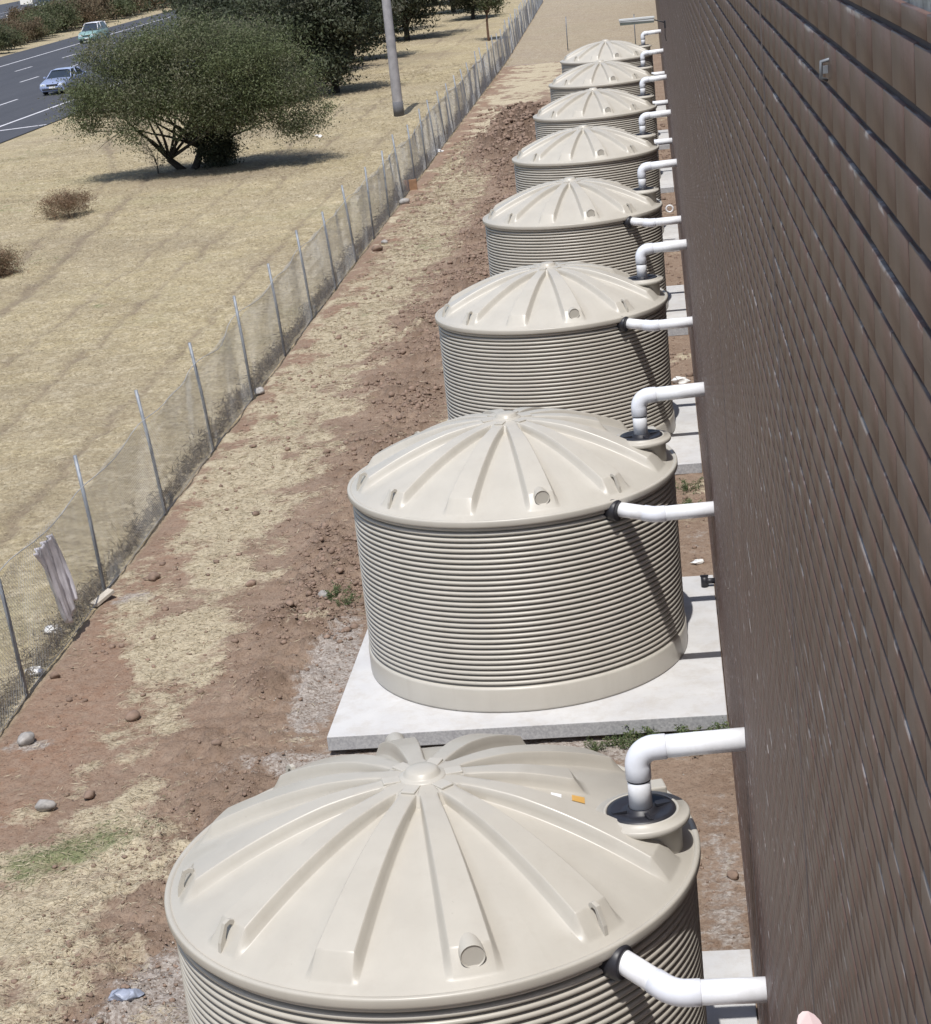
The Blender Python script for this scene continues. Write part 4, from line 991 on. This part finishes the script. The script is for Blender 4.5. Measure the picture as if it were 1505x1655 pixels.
# dry grass stalks
r = np.random.default_rng(40)
X, Y = pick(210000, -5.85, -2.2, -3.5, 60, lambda x, y: np.clip(samp(GST, x, y) * 1.5 - .15 + .35 * fbm(x, y, 3.5, 2, 91), 0, 1) * .55 + .006, 41, 1.9)
P = np.stack([X, Y, samp(GZZ, X, Y) + .012 + .012 * r.random(len(X))], -1); o = leaves('dry_grass', P, .075 * (1 + Y / 40), M_STRAW, None, None, .09, .86, 42); tag(o, kind='stuff')
X, Y = pick(230000, -26.5, -6.1, 8, 100, lambda x, y: np.clip(.45 + .5 * fbm(x, y, .7, 3, 95), .05, 1) * (x > -6.2 - (y + 12) * .28), 43, 1.4)
P = np.stack([X, Y, samp(GZZ, X, Y) + .02], -1); o = leaves('dry_field_grass', P, .055 * (1 + Y / 50), M_STRAWF, None, None, .12, .55, 44); tag(o, kind='stuff')
X, Y = pick(9000, -5.6, -3.2, .2, 5, lambda x, y: np.clip(samp(GGR, x, y) * 1.3 - .25, 0, 1), 45)
P = np.stack([X, Y, samp(GZZ, X, Y) + .012], -1); o = leaves('green_grass', P, .05, M_WEED, None, None, .14, .6, 46); tag(o, kind='stuff')
# dead weeds along the fence foot
y_ = np.random.default_rng(47).uniform(1, 100, 26000) ** 1.0; r = np.random.default_rng(48); y_ = 1 + 99 * r.random(26000) ** 1.6
hgt = np.clip(.10 + .22 * fbm(y_, y_ * 0, .45, 3, 99), .02, .45)
P = np.stack([fence_x(y_) - .10 - np.abs(r.normal(0, .16, len(y_))), y_, GZ + hgt * r.random(len(y_)) * .9], -1)
o = leaves('fence_weeds', P, .11 * (1 + y_ / 60), M_TWIG, None, None, .10, .2, 49); tag(o, kind='stuff')
# green weeds in front of the second slab
def weed(x, y, s, lab, seed, n=500, mat=None):
    r = np.random.default_rng(seed); t = empty('weed_plant', (x, y, gz(x, y)), lab, 'weed', 'green weeds around the slabs')
    st = r.normal(0, .10 * s, (14, 2)); k = r.integers(0, 14, n); h = r.random(n) * .15 * s
    P = np.stack([st[k, 0] * (1 + h * 4) + r.normal(0, .022 * s, n), st[k, 1] * (1 + h * 4) + r.normal(0, .022 * s, n), h + .01], -1)
    leaves('foliage', P, .034 * s, mat or M_WEED, t, None, .45, .2, seed + 1)
    m = MB()
    for q in range(14): m.tube([(0, 0, -.02), (st[q, 0] * .8, st[q, 1] * .8, .07 * s), (st[q, 0] * 1.4, st[q, 1] * 1.4, .15 * s)], [.004, .003, .0015], 4)
    m.build('stalks', mat or M_WEED, t)
wl = [(2.0, 4.02, 1.25, 'green weed nearest the wall in front of the second slab'), (1.75, 4.05, 1.1, 'leafy green weed second from the wall at the second slab'), (1.50, 4.08, .95, 'green weed third from the wall at the second slab'),
      (1.27, 4.0, .8, 'small weed fourth from the wall at the second slab'), (1.02, 4.1, .7, 'small weed fifth from the wall at the second slab'), (.80, 4.0, .55, 'tiny weed farthest from the wall at the second slab'),
      (-2.68, 9.2, .9, 'bright green weed on the dark earth left of the second tank'), (-2.5, 8.75, .6, 'tiny weed nearest the left side of the second tank'), (1.95, 11.95, .9, 'weed between second and third slabs by the wall'), (1.95, 12.9, .9, 'green weed just before the third slab by the wall')]
for i, (x, y, s, lab) in enumerate(wl): weed(x, y, s, lab, 300 + i)

# ------------------------------------------------------------------ photographer's hand at the lower edge
def hand():
    t = empty('person', (1.96, -14.05, 7.75), 'fingertips of a person reaching into the bottom edge in front of the brick wall', 'person', None)
    tt = NT('skin'); p = tt.geo(); c = tt.mix(tt.noise(p, 90, 4), (.42, .17, .11), (.50, .22, .15)); SK = tt.fin(c, .5, tt.bump(tt.noise(p, 500, 3), .2, .001)); tt.set(tt.b, 'Subsurface Weight', .1)
    o0 = Vector((1.96, -14.05, 7.75))
    palm = Vector((1.972, -13.995, 7.727)); wrist = Vector((2.0, -14.09, 7.74)); elbow = Vector((2.17, -14.42, 7.92)); sh = Vector((2.42, -14.75, 8.2))
    V = [wrist, palm, elbow, sh]; R = [.027, .030, .040, .05]; E = [(0, 1), (0, 2), (2, 3)]
    tips = [Vector((1.9335, -13.883, 7.7795)), Vector((1.9425, -13.881, 7.7835)), Vector((1.975, -13.895, 7.735)), Vector((1.99, -13.91, 7.715))]
    kn = [Vector((1.947, -13.965, 7.742)), Vector((1.962, -13.957, 7.738)), Vector((1.980, -13.962, 7.725)), Vector((1.995, -13.972, 7.712))]
    for f, (a, b) in enumerate(zip(kn, tips)):
        base = len(V); r_ = (.0085, .0085, .008, .007)[f]
        pts = [a, a.lerp(b, .42) + Vector((0, 0, .004)), a.lerp(b, .75) + Vector((0, 0, .003)), b]
        V += pts; R += [r_ * 1.15, r_ * 1.05, r_, r_ * .85]; E += [(1, base), (base, base + 1), (base + 1, base + 2), (base + 2, base + 3)]
    base = len(V); V += [palm + Vector((-.03, -.02, -.004)), palm + Vector((-.047, .012, -.012)), palm + Vector((-.05, .035, -.016))]; R += [.013, .010, .0085]; E += [(0, base), (base, base + 1), (base + 1, base + 2)]
    me = bpy.data.meshes.new('body'); me.from_pydata([v - o0 for v in V], E, []); me.materials.append(SK)
    o = bpy.data.objects.new('body', me); C.objects.link(o); o.parent = t
    sk = o.modifiers.new('skin', 'SKIN'); sk.use_smooth_shade = True
    for i, sv in enumerate(me.skin_vertices[0].data): sv.radius = (R[i], R[i]); sv.use_root = (i == 0)
    o.modifiers.new('sub', 'SUBSURF').levels = 2; o.modifiers['sub'].render_levels = 2
    m = MB(); tip = tips[1] - o0; d = (tips[1] - kn[1]).normalized(); m.add([], [])
    nl = []; side = Vector((1, 0, 0)); upv = side.cross(d).normalized()
    for a in np.linspace(0, 2 * math.pi, 14, endpoint=False): nl.append(tip + d * (-.004 + .0068 * math.sin(a)) + side * (.0048 * math.cos(a)) + upv * (.0074 - .0010 * abs(math.cos(a))))
    m.add(nl, [tuple(range(14))]); m.build('fingernail', simple('nail', (.55, .42, .40), .35, .05, 50), t)
    m = MB(); m.tube([elbow.lerp(wrist, .35) - o0, elbow - o0, sh - o0], [.048, .055, .07], 16); m.build('sleeve', simple('dark_cloth', (.05, .06, .09), .9, .2, 40), t)
hand()
